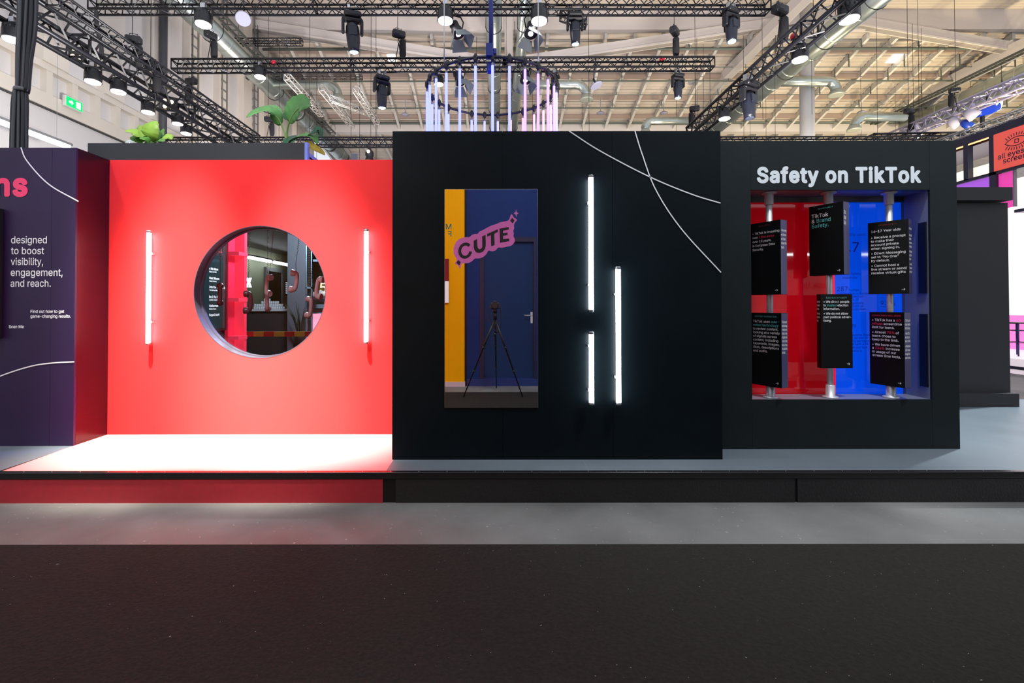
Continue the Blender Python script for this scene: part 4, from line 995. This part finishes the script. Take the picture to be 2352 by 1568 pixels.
# plants behind the parapet
def leaf(m, ctrl, wd, fold=.25, tipw=.0, prof=None, nrm=(0, -1, .25)):
    P = spline(ctrl, 6); n = len(P); nrm = Vector(nrm).normalized(); L_ = []
    for k, p in enumerate(P):
        t_ = k / (n - 1); tg = (P[min(k + 1, n - 1)] - P[max(k - 1, 0)]).normalized(); s_ = tg.cross(nrm).normalized(); w_ = wd * (math.sin(PI * min(1, t_ ** .75 * .97 + .03)) ** .6)
        w_ *= 1 + .06 * math.sin(k * 2.1)
        L_.append((p + s_ * w_ + nrm * w_ * fold, p, p - s_ * w_ + nrm * w_ * fold))
    i = len(m.v)
    for a in L_: m.v += list(a)
    for k in range(n - 1):
        for j in (0, 1): m.f.append([i + 3 * k + j, i + 3 * k + j + 1, i + 3 * k + 4 + j, i + 3 * k + 3 + j]); m.smooth.append(True)
    return P
def solid(o, th): md = o.modifiers.new('s', 'SOLIDIFY'); md.thickness = th; return o
base = W(652, 340, 5.7); t = thing('banana_plant', base + Vector((0, 0, -.5)), 'banana plant with broad green leaves above the parapet', 'plant')
Mg = mat('banana_leaf', (.12, .34, .09), .45, var=.25, scale=5); Mg2 = mat('banana_leaf_dark', (.03, .12, .06), .45); My = mat('withered_leaf', (.42, .30, .03), .6, var=.5, scale=8)
Mst = mat('banana_stem', (.22, .38, .10), .5)
for (ctrl, wd, mm, nr) in (
    ([(641, 286, 5.7), (630, 260, 5.65), (612, 250, 5.6), (585, 256, 5.55), (563, 267, 5.5)], .085, Mg, (0, -.7, .7)),
    ([(640, 268, 5.7), (632, 254, 5.8), (622, 244, 5.9), (608, 240, 6.0)], .07, Mg, (.2, -.8, .5)),
    ([(662, 278, 5.65), (672, 258, 5.6), (690, 238, 5.55), (712, 240, 5.5)], .15, Mg, (-.3, -.9, .2)),
    ([(661, 272, 5.65), (658, 262, 5.7), (651, 254, 5.8)], .05, Mg2, (0, -1, .2)),
    ([(659, 330, 5.6), (680, 314, 5.5), (705, 309, 5.45), (720, 313, 5.4), (728, 330, 5.4)], .065, Mg, (0, -.6, .8)),
    ([(700, 312, 5.5), (718, 300, 5.4), (732, 296, 5.4), (737, 316, 5.4)], .05, Mg2, (.2, -.8, .5)),
    ([(655, 330, 5.6), (668, 318, 5.7), (676, 308, 5.8)], .07, Mg2, (0, -1, .4)),
    ([(700, 322, 5.45), (716, 334, 5.4), (735, 345, 5.36), (746, 354, 5.34)], .035, My, (0, -1, .3))):
    m = MB(); leaf(m, [W(*c) for c in ctrl], wd, nrm=nr); solid(m.build('leaf', mm, t), .003)
m = MB()
for ctrl in ([(652, 345, 5.72), (655, 315, 5.7), (648, 292, 5.7), (632, 265, 5.66), (600, 252, 5.56)], [(655, 345, 5.7), (657, 310, 5.7), (662, 280, 5.65), (680, 250, 5.56), (700, 240, 5.52)], [(654, 345, 5.7), (662, 325, 5.58), (690, 311, 5.47)]):
    P = spline([W(*c) for c in ctrl], 6); m.sweep(P, [.016 * (1 - .8 * k / len(P)) for k in range(len(P))], 7)
m.build('stem', Mst, t)
m = MB(); m.lathe(base + Vector((0, .1, -.55)), (0, 0, 1), [(.12, 0), (.16, .3), (.15, .32)], 16); m.build('pot', M_black, t)
base = W(342, 345, 5.75); t = thing('fiddle_leaf_plant', base + Vector((0, 0, -.4)), 'lime green broad-leaved plant above the parapet at left', 'plant')
Ml = mat('lime_leaf', (.32, .55, .07), .45, var=.2, scale=6); Ml2 = mat('green_leaf', (.12, .33, .05), .45, var=.2, scale=6)
for (ctrl, wd, mm, nr) in (
    ([(345, 322, 5.6), (343, 305, 5.55), (346, 285, 5.55), (352, 274, 5.6)], .105, Ml, (0, -1, .1)), ([(330, 322, 5.6), (318, 308, 5.5), (300, 300, 5.45), (284, 299, 5.4)], .065, Ml, (0, -.8, .6)),
    ([(330, 318, 5.7), (322, 300, 5.7), (316, 284, 5.75)], .06, Ml, (.2, -1, 0)), ([(358, 322, 5.65), (366, 308, 5.65), (372, 292, 5.7)], .06, Ml2, (-.3, -1, .1)),
    ([(362, 324, 5.55), (374, 314, 5.5), (386, 312, 5.5), (393, 318, 5.5)], .055, Ml, (0, -.8, .6)), ([(325, 326, 5.55), (308, 316, 5.5), (296, 312, 5.5)], .05, Ml2, (0, -.8, .6)),
    ([(340, 328, 5.5), (330, 318, 5.45), (318, 316, 5.4)], .055, Ml2, (0, -.8, .5)), ([(352, 328, 5.5), (362, 320, 5.45), (376, 322, 5.4)], .045, Ml2, (0, -.7, .7)), ([(345, 330, 5.6), (350, 312, 5.7), (360, 290, 5.8)], .07, Ml2, (0, -1, .1))):
    m = MB(); leaf(m, [W(*c) for c in ctrl], wd, nrm=nr, fold=.15); solid(m.build('leaf', mm, t), .003)
m = MB(); m.sweep([base + Vector((0, 0, -.2)), base + Vector((.0, 0, .1)), W(345, 300, 5.7)], [.02, .015, .006], 8); m.build('stem', Mst, t)
m = MB(); m.lathe(base + Vector((0, 0, -.45)), (0, 0, 1), [(.12, 0), (.17, .38), (.16, .4)], 16); m.build('pot', M_black, t)
p = W(296, 325, 5.62); m = MB(); m.lathe(p + Vector((0, 0, -.2)), (0, 0, 1), [(.05, 0), (.06, .1), (.045, .2), (.03, .225)], 14); tag(m.build('glass_vase', mat('pale_glass', (.6, .65, .65), .1, spec=.8)), 'small clear glass vase rim beside the lime green plant', 'vase')
# small white router on the wall top
p = W(812, 366, 6.0); m = MB(); m.box(p + Vector((-.04, 0, -.53)), p + Vector((.04, .03, .085)), .006); tag(m.build('access_point', M_ant), 'small white box poking up between red wall and dark box', 'box')

# ================================================================== SAFETY wall with window niche
YS = 3.91; XA, XB = 1.705, 3.735
wx0, wx1, wz0, wz1 = W(1726, 0, YS).x, W(2141, 0, YS).x, W(0, 918, YS).z, W(0, 436, YS).z; ZS = W(0, 323, YS).z
M_safe = mat('charcoal_laminate', (.014, .0195, .0215), .4, var=.08, scale=3, spec=.12)
t = thing('safety_display_wall', ((XA + XB) / 2, YS + .3, PZ), 'black wall with large white heading above a red and blue window', 'display wall')
sx = 3.515
m = MB()
m.box((XA, YS, PZ), (wx0, YS + .02, ZS)); m.box((wx0 + .001, YS, wz1), (sx, YS + .02, ZS)); m.box((wx0 + .001, YS, PZ), (sx, YS + .02, wz0)); m.box((sx + .0015, YS, PZ), (XB, YS + .02, ZS))
m.build('front_panel', M_safe, t)
YN = 4.16
m = MB(); m.box((XA, YS + .021, PZ), (XA + .02, YN + .1, ZS)); m.box((XB - .02, YS + .021, PZ), (XB, YN + .1, ZS)); m.box((XA + .02, YS + .021, ZS - .02), (XB - .02, YN + .1, ZS)); m.build('side_panel', M_dark, t)
M_jamb = mat('jamb_gloss', (.20, .21, .27), .3, 0, spec=.5)
m = MB(); m.box((wx0 - .02, YS + .02, wz0), (wx0, YN, wz1)); m.box((sx + .0, YS + .02, wz0), (sx + .02, YN, wz1)); m.box((wx0 - .02, YS + .0205, wz1), (sx + .02, YN, wz1 + .02)); m.box((wx0 - .02, YS + .0205, wz0 - .02), (sx + .02, YN, wz0)); m.build('reveal', M_jamb, t)
m = MB(); m.box((wx0 - .02, YN, wz1 - .045), (sx + .02, YN + .03, wz1 + .02)); m.box((sx, YN, wz0), (sx + .02, YN + .03, wz1)); m.build('pane_frame', mat('frame_grey', (.10, .115, .12), .4), t)
xm = W(1923, 0, YN).x
def acrylic(name, c, em):
    return mat(name, c, .03, emit=em, ecol=c, spec=.5)
m = MB(); m.box((wx0 - .02, YN + .03, wz0 - .01), (xm - .03, YN + .036, wz1 - .045)); o = m.build('red_pane', mat('red_acrylic', (.50, .004, .010), .03, emit=.13, ecol=(1, .0, .012), spec=.8), t); o['label'] = 'glossy dark red pane'  # red acrylic given some emission to look brighter
m = MB(); m.box((xm - .03, YN + .028, wz0 - .01), (xm, YN + .036, wz1 - .045)); m.build('red_edge', mat('red_edge_glow', (.9, .01, .03), .3, emit=.55, ecol=(1, .0, .02)), t)
m = MB(); m.box((xm, YN + .03, wz0 - .01), (sx, YN + .036, wz1 - .045)); o = m.build('blue_pane', mat('blue_acrylic', (.003, .055, .55), .04, emit=.52, ecol=(0, .085, 1.0), spec=.6), t); o['label'] = 'bright blue pane'  # blue acrylic brightened by emission in its material
# dark blue text on the blue pane
yb_ = YN + .0285; m = MB()
for body, px, py, sz, bd in (('monthly users', 1936, 542, .036, .01), ('1.7', 1932, 579, .135, .02), ('ion', 1936, 595, .05, .01), ('er of Safety', 1936, 632, .034, .0), ('essionals', 1936, 641, .034, .0), ('287', 1923, 669, .062, .01), ('human', 1950, 669, .034, .0), ('moderators in Europe,', 1925, 677, .032, 0), ('German', 1957, 684, .032, 0), ('% of', 1957, 691, .032, 0), ('globally', 1957, 699, .032, 0), ('German', 1957, 706, .032, 0), ('operation.', 1957, 713, .032, 0), ('93 %', 2023, 702, .062, .01),
                             ('ng', 1957, 750, .034, .01), ('ecome Deutschland', 1957, 772, .032, 0), ('r as one of', 1957, 779, .032, 0), ('ng partners', 1957, 786, .032, 0), ('e sent 474', 1957, 793, .032, .0), ('at our fact', 1957, 801, .032, 0), ('ners in', 1957, 809, .032, 0)):
    p = W(px, py, yb_); put_text(m, body, p, UX, UZ, sz * .86, bd)
m.box(W(2023, 706, yb_), W(2052, 705, yb_)); m.build('blue_lettering', mat('navy_vinyl', (.003, .02, .22), .4, emit=.10, ecol=(0, .05, 1)), t)
m = MB(); ys_ = YS - .002; p = W(1743, 418, ys_)
put_text(m, 'Safety on TikTok', p, UX, UZ, .1585, .088, width=(2117 - 1743) / F * ys_, nq=12); o = m.build('heading_lettering', mat('white_lettering', (.72, .78, .82), .5), t); o['label'] = 'large pale heading letters'
# thin dark boxes standing for screen reflections on the right jamb
for (y0, y1) in ((674, 512), (888, 722)):
    a, b_ = W(2130, y0, 3.98), W(2130, y1, 3.98); t2 = thing('jamb_reflection', (sx, 3.98, a.z), 'dark shape of a reflection on the right jamb, %s one' % ('upper' if y0 < 700 else 'lower'), 'box')
    m = MB(); m.box((sx - .012, YS + .03, a.z), (sx - .001, YS + .10, b_.z)); m.build('reflection_body', M_black, t2)
# poles
for (px, lab) in ((1768, 'left'), (1905, 'middle'), (2044, 'right')):
    yp = 4.0; x = (px - VX) / F * yp
    t = thing('steel_pole', (x, yp, wz0), 'vertical brushed steel pole, %s of three in the window' % lab, 'pole')
    m = MB(); m.rod((x, yp, wz0 + .01), (x, yp, wz1 - .01), .024, 20); m.build('shaft', M_pole, t)
    for (z, s_) in ((wz0, 1), (wz1, -1)):
        m = MB(); m._lathe(Vector((x, yp, z + s_ * .0)), Vector((0, 0, s_)), [(.058, 0), (.060, .006), (.052, .014), (.034, .018), (.034, .10), (.030, .105), (.024, .106)], 28, True); m.build('flange', M_pole, t)
# rotating text boards
M_bd = mat('board_black', (.006, .007, .0075), .35, spec=.15); M_bw = mat('board_white_text', (.88, .88, .89), .5); M_br = mat('board_red_text', (.75, .03, .10), .5); M_bt = mat('board_teal_text', (.12, .50, .46), .5); M_dk = mat('board_dim_red', (.18, .02, .03), .5); M_bs = mat('board_side', (.05, .045, .13), .3)
def board(cx_, cy_, z0, h, wd, th_, ang, label, head, hcol, lines, size, top0, pitch):
    t = thing('text_board', (0, 0, 0), label, 'sign board')
    m = MB(); m.box((-wd / 2, -th_ / 2, 0), (wd / 2, th_ / 2, h)); m.build('board', M_bd, t)
    cols = {'w': MB(), 'r': MB(), 't': MB()}; yy = -th_ / 2 - .001; x0 = -wd / 2 + .02
    hm = MB(); put_text(hm, head, (0, yy, h - .035), UX, UZ, .016, .01, align='C'); hm.build('caption_lettering', hcol, t)
    z = h - top0
    for ln in lines:
        if ln is None: z -= pitch * .35; continue
        x = x0
        for (txt, c) in ln:
            put_text(cols[c], txt, (0, yy, z), UX, UZ, size, .032, x0=x, align='N'); x += text_w(txt, .014) * size
        z -= pitch
    for c, mm, nm in (('w', M_bw, 'lettering'), ('r', M_br, 'red_lettering'), ('t', M_bt, 'teal_lettering')):
        if cols[c].v: cols[c].build(nm, mm, t)
    m = MB(); ax_, az = wd / 2 - .035, .035
    m.box((ax_ - .013, yy - .0005, az - .0015), (ax_ + .010, yy, az + .0015)); m.prism([(0, .009), (.003, .009), (.012, 0), (.003, -.009), (0, -.009), (.008, 0)], (ax_, yy, az), UX, UZ, (0, -.0005, 0)); m.build('arrow', M_bw, t)
    m = MB(); m.box((wd / 2, -th_ / 2 + .002, .002), (wd / 2 + .0015, th_ / 2 - .002, h - .002)); m.build('side_face', M_bs, t)
    m = MB()
    for s_ in (1, -1):
        z = h - top0
        for ln in lines:
            if ln is None: z -= pitch * .35; continue
            put_text(m, ''.join(q[0] for q in ln), (s_ * (wd / 2 + .0018), -s_ * (th_ / 2 - .006), z), (0, s_, 0), UZ, size, .03, width=(th_ - .014) * min(1, len(''.join(q[0] for q in ln)) / 16)); z -= pitch
    m.build('side_lettering', M_bw, t)
    t.location = (cx_, cy_, z0); t.rotation_euler = (0, 0, R(ang)); return t
w1 = lambda s_: [(s_, 'w')]
c = (2.252, 4.0)
board(c[0], c[1], 1.455, .6, .265, .08, -64, 'black text board upper on the left pole, listing data security investment', 'DATA SAFETY', M_dk,
      [w1('• TikTok is investing'), [('over ', 'w'), ('12bn euros', 'r')], w1('over 10 years,'), w1('in European Data'), w1('Security.')], .0250, .095, .034)
c = (2.755, 4.0)
board(c[0], c[1], 1.615, .585, .265, .085, -63, 'black text board upper on the middle pole, about brand safety', 'BRAND SAFETY', M_bt, [w1('TikTok'), [('& ', 'w'), ('Brand', 't')], [('Safety.', 't')]], .042, .10, .042)
c = (3.257, 4.0)
board(c[0], c[1], 1.46, .60, .268, .085, -53, 'black text board upper on the right pole, about 16 to 17 year olds', 'MINOR SAFETY', M_dk,
      [w1('16–17 Year olds'), None, None, w1('• Receive a prompt'), w1('to make their'), w1('account private'), w1('when signing in.'), None, w1('• Direct Messaging'), w1('set to “No One”'), w1('by default.'), None, w1('• Cannot host a'), w1('live stream or send/'), w1('receive virtual gifts')], .0255, .085, .0305)
c = (2.252, 4.0)
board(c[0], c[1], .705, .6, .265, .08, -64, 'black text board lower on the left pole, about automated content review', 'CONTENT MODERATION', M_bt,
      [[('TikTok uses ', 'w'), ('auto-', 't')], [('mated technology', 't')], w1('to review content,'), w1('looking at a variety'), w1('of signals across'), w1('content, including'), w1('keywords, images,'), w1('titles, descriptions'), w1('and audio.')], .0265, .08, .0305)
board(2.785, 3.985, .853, .605, .26, .05, 1, 'black text board lower on the middle pole, about election integrity', 'ELECTION INTEGRITY', M_bt,
      [w1('• We direct people'), [('to ', 'w'), ('trusted', 't'), (' election', 'w')], w1('information.'), None, w1('• We do not allow'), w1('paid political adver-'), w1('tising.')], .0245, .07, .029)
c = (3.250, 4.0)
board(c[0], c[1], .705, .605, .265, .075, -72, 'black text board lower on the right pole, about teen screen time', 'SCREEN TIME / WELL BEING', M_br,
      [[('• TikTok has a ', 'w'), ('60', 'r')], [('minute', 'r'), (' screentime', 'w')], w1('limit for teens.'), None, [('• Almost ', 'w'), ('75%', 'r'), (' of', 'w')], w1('teens chose to'), w1('keep to the limit.'), None, w1('• We have driven'), [('a ', 'w'), ('234%', 'r'), (' increase', 'w')], w1('in usage of our'), w1('screen time tools.')], .0265, .075, .0305)

# dark kiosk block on the right, behind the safety wall
YK = 5.5; t = thing('kiosk_wall', W(2250, 935, YK), 'dark free-standing slab with overhanging cap and plinth at right', 'kiosk')
M_kiosk = mat('kiosk_charcoal', (.040, .040, .042), .6, spec=.25)
m = MB(); m.box((4.4, YK + .08, PZ + .15), (W(2318, 0, YK + .08).x, YK + .3, 2.55)); m.build('slab', M_kiosk, t)
m = MB(); a = W(2330, 460, YK); b_ = W(2330, 430, YK); m.box((4.4, YK, a.z), (a.x, YK + .42, b_.z)); m.build('cap', M_kiosk, t)
m = MB(); a = W(2338, 935, YK); b_ = W(2338, 905, YK); m.box((4.4, YK, PZ), (a.x, YK + .42, b_.z)); m.build('plinth', M_kiosk, t)

# ---- far booth with coral sign
XB_ = 10.3
t = thing('exhibition_booth', (XB_, 10, 0), 'far lit booth with dark frame, orange light lines and coral sign', 'booth')
M_nav = mat('navy_frame', (.018, .018, .045), .4); M_or = mat('orange_light_line', (1, .4, .15), .3, emit=2.2, ecol=(1, .42, .16))
def pz(r_): return CZ + r_ * XB_
m = MB(); m.box((XB_, 7.5, pz(.341)), (XB_ + .35, 16, pz(.357))); m.build('top_beam', M_nav, t)
def yat(px, x=XB_): return x * F / (px - VX)
for px, w_ in ((2222, .10), (2284, .14), (2352 + 60, .14)):
    m = MB(); y = yat(px); m.box((XB_, y - w_ / 2, .2 if w_ > .12 else pz(.265)), (XB_ + .12, y + w_ / 2, pz(.341))); m.build('post', M_nav, t)
m = MB(); m.box((XB_, 7.5, pz(.261)), (XB_ + .12, 16, pz(.267))); m.build('rail', M_nav, t)
m = MB(); m.box((XB_ + .01, yat(2282), pz(.338)), (XB_ + .03, 16, pz(.3405))); m.box((XB_ + .8, yat(2284, XB_ + .8), pz(.338)), (XB_ + .82, 16, pz(.341))); m.box((XB_ + .01, 7.5, pz(.2685)), (XB_ + .03, yat(2286), pz(.2675))); m.build('light_line', M_or, t)
m = MB(); m.box((XB_ + .15, yat(2290), pz(.337)), (XB_ + 1.2, 16, pz(.345))); m.build('canopy', mat('canopy_dark', (.06, .03, .02), .3), t)
ys0, ys1 = 7.9, yat(2289.5)
m = MB(); m.box((XB_ - .02, ys0, pz(.2668)), (XB_ + .02, ys1, pz(.3405))); sg = m.build('sign_panel', mat('coral_sign', (.85, .10, .07), .45, emit=.42, ecol=(1, .13, .09)), t); sg['label'] = 'coral sign panel'
m = MB(); xsn = XB_ - .0215; UY = Vector((0, -1, 0))
p0 = Vector((xsn, yat(2299), CZ + (VY - 367) / F * yat(2299)))
put_text(m, 'all eyes on', p0, UY, UZ, .140, .03); p1 = Vector((xsn, yat(2311), CZ + (VY - 376) / F * yat(2311))); put_text(m, 'screens', p1, UY, UZ, .140, .03)
ec = Vector((xsn, yat(2343), CZ + (VY - 323) / F * yat(2343)))
def arc_line(pts): 
    for a_, b2 in zip(pts, pts[1:]): m.rod(a_, b2, .008, 4)
for s_ in (1, -1): arc_line([ec + UY * (x / 10 * .22) + UZ * (s_ * .085 * (1 - (x / 10) ** 2) ) for x in range(-10, 11)])
arc_line([ec + UY * a_ + UZ * b2 for a_, b2 in ((-.035, -.035), (.035, -.035), (.035, .035), (-.035, .035), (-.035, -.035))])
for s_ in (1, -1):
    for k in range(-4, 5):
        x = k / 4 * .17; zz = s_ * (.105 * (1 - (x / .24) ** 2) + .01); arc_line([ec + UY * x + UZ * zz, ec + UY * (x * 1.25) + UZ * (zz + s_ * .055)])
m.build('sign_lettering', mat('sign_navy', (.03, .01, .05), .5), t)
XI = XB_ + 2.2
m = MB(); y2 = yat(2286, XB_ + .25); m.box((XB_ + .22, y2, pz(.268)), (XB_ + .25, 16, pz(.2925))); m.build('cream_lightbox', mat('cream_glow', (1, .8, .55), .4, emit=1.25, ecol=(1, .86, .62)), t)
m = MB(); m.box((XB_ + .05, yat(2283), pz(.19)), (XB_ + .07, 16, pz(.2605))); m.build('purple_panel', mat('purple_glow', (.4, .1, .7), .4, emit=.62, ecol=(.46, .12, .78)), t)
m = MB(); m.box((XB_ + .05, yat(2326), 3.33), (XB_ + .07, yat(2289), pz(.2605))); m.build('magenta_panel', mat('magenta_glow', (.8, .05, .4), .4, emit=.6, ecol=(.9, .07, .42)), t)
m = MB(); m.box((XB_ + .04, yat(2328.5), 3.33), (XB_ + .10, yat(2326), pz(.2605))); m.build('thin_post', mat('post_grey', (.2, .18, .2), .4), t)
m = MB(); m.box((XI, 7.0, 1.12), (XI + .05, 16, 4.4)); m.build('lit_screen', mat('white_lightwall', (1, 1, 1), .4, emit=1.15, ecol=(1, .98, .94)), t)
m = MB(); m.box((XI, 7.0, .3), (XI + .05, 16, 1.12)); m.build('pink_wall', mat('pink_wall_lit', (.8, .2, .6), .5, emit=.55, ecol=(.95, .28, .66)), t)  # pink light on this wall put in as emission
m = MB(); m.box((XB_, 7.0, .0), (XI + .05, 16, .30)); m.build('booth_floor', mat('white_booth_floor', (.8, .72, .75), .4, emit=.5, ecol=(1, .85, .9)), t)  # emission stands in for light falling on the floor
m = MB(); m.box((XB_ - .02, 7.0, .09), (XB_ - .001, 16, .15)); m.build('kick_strip', M_nav, t)
m = MB(); m.box((XB_ + .02, yat(2330), 3.20), (XB_ + .3, yat(2420), 3.26)); m.build('cross_bar', M_nav, t)
# bar stool
sy = 10.2; sx_ = 1196 / F * sy
t = thing('bar_stool', (sx_, sy, .30), 'black metal bar stool in the pink-lit booth', 'stool')
m = MB(); m.box((sx_ - .16, sy - .16, .97), (sx_ + .16, sy + .16, 1.0), .008); m.build('seat', M_blackp, t)
for (a, b2) in ((-1, -1), (1, -1), (1, 1), (-1, 1)):
    m = MB(); m.sweep([(sx_ + a * .14, sy + b2 * .14, .97), (sx_ + a * .2, sy + b2 * .2, .302)], [.022, .014], 6); m.build('leg', mat('blue_lit_leg', (.03, .03, .12), .3, .5), t)  # blue light put into the colour of the black legs
m = MB()
for z, e in ((.58, .175), (.83, .152)):
    q = [(sx_ - e, sy - e, z), (sx_ + e, sy - e, z), (sx_ + e, sy + e, z), (sx_ - e, sy + e, z), (sx_ - e, sy - e, z)]
    for a_, b2 in zip(q, q[1:]): m.rod(a_, b2, .008, 5)
m.build('footrest', M_blackp, t)

# ================================================================== opposite stand (seen in the mirror)
YO = -.96
t = thing('opposite_blue_wall', (1.2, YO, 0), 'blue stand wall with a door, reflected in the mirror', 'display wall')
M_blue = mat('navy_blue_wall', (.008, .030, .14), .6, spec=.15, var=.05, scale=3); M_bluef = mat('dark_blue_frame', (.008, .008, .035), .5); M_bluep = mat('blue_plinth', (.004, .03, .16), .5)
def V(px): return (px - VX) / F * 8.26
def Zv(py): return CZ + (VY - py) / F * 8.26
dx0, dx1 = V(1112), V(1226); fx0, fx1 = V(1102), V(1232); zt = Zv(555); zf = Zv(545); zb_ = Zv(870)
m = MB(); m.box((-.50, YO - .1, .12), (fx0, YO, 3.6)); m.box((fx1, YO - .1, .12), (4.5, YO, 3.6)); m.box((fx0, YO - .1, zf), (fx1, YO, 3.6)); m.build('wall_panel', M_blue, t)
m = MB(); m.box((fx0, YO - .1, zb_), (dx0, YO + .01, zf)); m.box((dx1, YO - .1, zb_), (fx1, YO + .01, zf)); m.box((dx0, YO - .1, zt), (dx1, YO + .01, zf)); m.build('door_frame', M_bluef, t)
m = MB(); m.box((dx0, YO - .1, zb_ + .01), (dx1, YO - .03, zt)); dl = m.build('door_leaf', mat('blue_door', (.010, .036, .115), .55, spec=.15), t)
m = MB(); hx = V(1221); m.box((hx - .018, YO - .03, Zv(742)), (hx + .018, YO - .022, Zv(716))); m.rod((hx, YO - .022, Zv(724)), (hx, YO + .03, Zv(724)), .009, 8); m.rod((hx, YO + .025, Zv(724)), (hx - .13, YO + .025, Zv(724)), .009, 8); m.build('door_handle', M_chrome, dl)
m = MB(); m.box((-.50, YO - .1, 0), (4.5, YO + .03, .12)); m.box((dx0, YO - .1, .12), (dx1, YO - .02, .135)); m.build('plinth', M_bluep, t)
t = thing('opposite_yellow_wall', (-3, YO, 0), 'yellow stand wall reflected at the left of the mirror', 'display wall')
m = MB(); m.box((-6, YO - .1, .08), (-.54, YO + .06, 3.6)); m.build('wall_panel', mat('yellow_wall', (.86, .43, .0), .6, spec=.1), t)
m = MB(); m.box((-6, YO - .1, 0), (-.53, YO + .08, .08)); m.build('plinth', mat('pale_plinth', (.6, .5, .55), .4), t)
m = MB(); m.box((-.54, YO - .1, 0), (-.50, YO + .01, 3.6)); m.build('gap_edge', M_black, t)
m = MB(); yo = YO + .0615
def back_text(mb, s_, px, py, h):      # faces +Y: reads correctly from the booth side
    put_text(mb, s_, (V(px) * 7.98 / 8.1, yo, CZ + (VY - py) / F * 8.1), (-1, 0, 0), UZ, h, .03)
back_text(m, 'M', 1036, 524, .125); back_text(m, 'F', 1036, 541, .125); m.build('lettering', mat('teal_vinyl', (.01, .16, .12), .5), t)
a = V(1030) * .98; t = thing('poster_screen', (a - .3, YO + .07, 1.4), 'red and white screen on the yellow wall, at the mirror edge', 'screen')
m = MB(); m.box((a - .6, YO + .061, CZ + (VY - 695) / F * 8.1), (a, YO + .09, CZ + (VY - 593) / F * 8.1)); m.build('frame', mat('poster_red', (.16, .005, .01), .3), t)
m = MB(); m.box((a - .6, YO + .0905, CZ + (VY - 695) / F * 8.1), (a, YO + .092, CZ + (VY - 645) / F * 8.1)); m.build('display', mat('poster_white', (.7, .72, .75), .3, emit=.25, ecol=(1, 1, 1)), t)
# pale stand further right (reflected in the glossy red pane)
t = thing('opposite_pale_stand', (7, YO - .2, 0), 'pale stand opposite, reflected in the red pane', 'display wall')
m = MB(); m.box((4.6, YO - .3, .0), (9.5, YO - .2, 2.06)); m.build('wall_panel', mat('pale_stand_wall', (.75, .62, .6), .5), t)
m = MB(); m.box((4.6, YO - .3, 2.06), (9.5, YO - .2, 3.3)); m.build('dark_header', M_black, t)
m = MB(); p = Vector((6.62, YO - .198, 1.70)); put_text(m, 'desk.ly', p, (-1, 0, 0), UZ, .17, .02, align='N'); m.build('lettering', mat('dark_red_vinyl', (.15, .01, .02), .5), t)
m = MB(); m.box((5.0, YO - .2, 0), (5.6, YO + .15, 1.1)); m.build('counter', mat('white_counter', (.8, .78, .78), .4), t)
t = thing('opposite_light_line', (6.7, YO - .1, 2.3), 'long white light line on the opposite stand', 'light tube')
m = MB(); m.rod((5.0, YO - .15, 2.36), (8.2, YO - .15, 2.36), .022, 8); m.build('diffuser', M_tube, t)
# camera on tripod (visible in the mirror only; the picture is taken from its lens)
t = thing('tripod_camera', (-.04, -.2, .006), 'black camera on a tripod, seen reflected in the mirror', 'camera')
cxm = -.02
m = MB(); m.box((cxm - .07, -.17, CZ - .055), (cxm + .07, -.10, CZ + .04), .012); m.box((cxm - .03, -.17, CZ + .035), (cxm + .03, -.10, CZ + .07), .01); m.build('camera_body', M_blackp, t)
m = MB(); m.lathe((cxm + .0, -.10, CZ), (0, 1, 0), [(.035, 0), (.04, .02), (.042, .05), (.048, .075)], 24); m.build('lens', M_blackp, t)
m = MB(); m.box((cxm - .04, -.19, CZ - .10), (cxm + .04, -.08, CZ - .058), .008); m.rod((cxm, -.14, CZ - .10), (cxm, -.14, CZ - .22), .03, 12); m.rod((cxm, -.14, CZ - .2), (cxm, -.14, CZ - .42), .014, 10); m.rod((cxm, -.14, CZ - .42), (cxm, -.14, CZ - .47), .02, 8); m.build('tripod_head', M_blackp, t)
hub = Vector((cxm, -.14, CZ - .20))
for ft in ((-.49, .08, .008), (.39, .08, .008), (.0, -.72, .008)):
    ft = Vector(ft); m = MB(); q = lambda s_: hub + (ft - hub) * s_
    m.sweep([q(.03), q(.38), q(.381), q(.68), q(.681), q(1.0)], [.016, .016, .012, .012, .009, .009], 8)
    for s_ in (.38, .68): m.lathe(q(s_ - .012), ft - hub, [(.016, 0), (.019, .006), (.019, .022), (.015, .03)], 8)
    m.build('leg', M_blackp, t)
m = MB(); m.sweep(spline([(cxm - .07, -.13, CZ), (cxm - .10, -.12, CZ - .12), (cxm - .04, -.12, CZ - .3), (cxm + .03, -.12, CZ - .42), (cxm + .09, -.12, CZ - .28), (cxm + .09, -.13, CZ - .1), (cxm + .07, -.13, CZ)], 5), .008, 5); m.build('strap', M_blackp, t)

for o in bpy.data.objects:
    if '_o' in o: del o['_o']
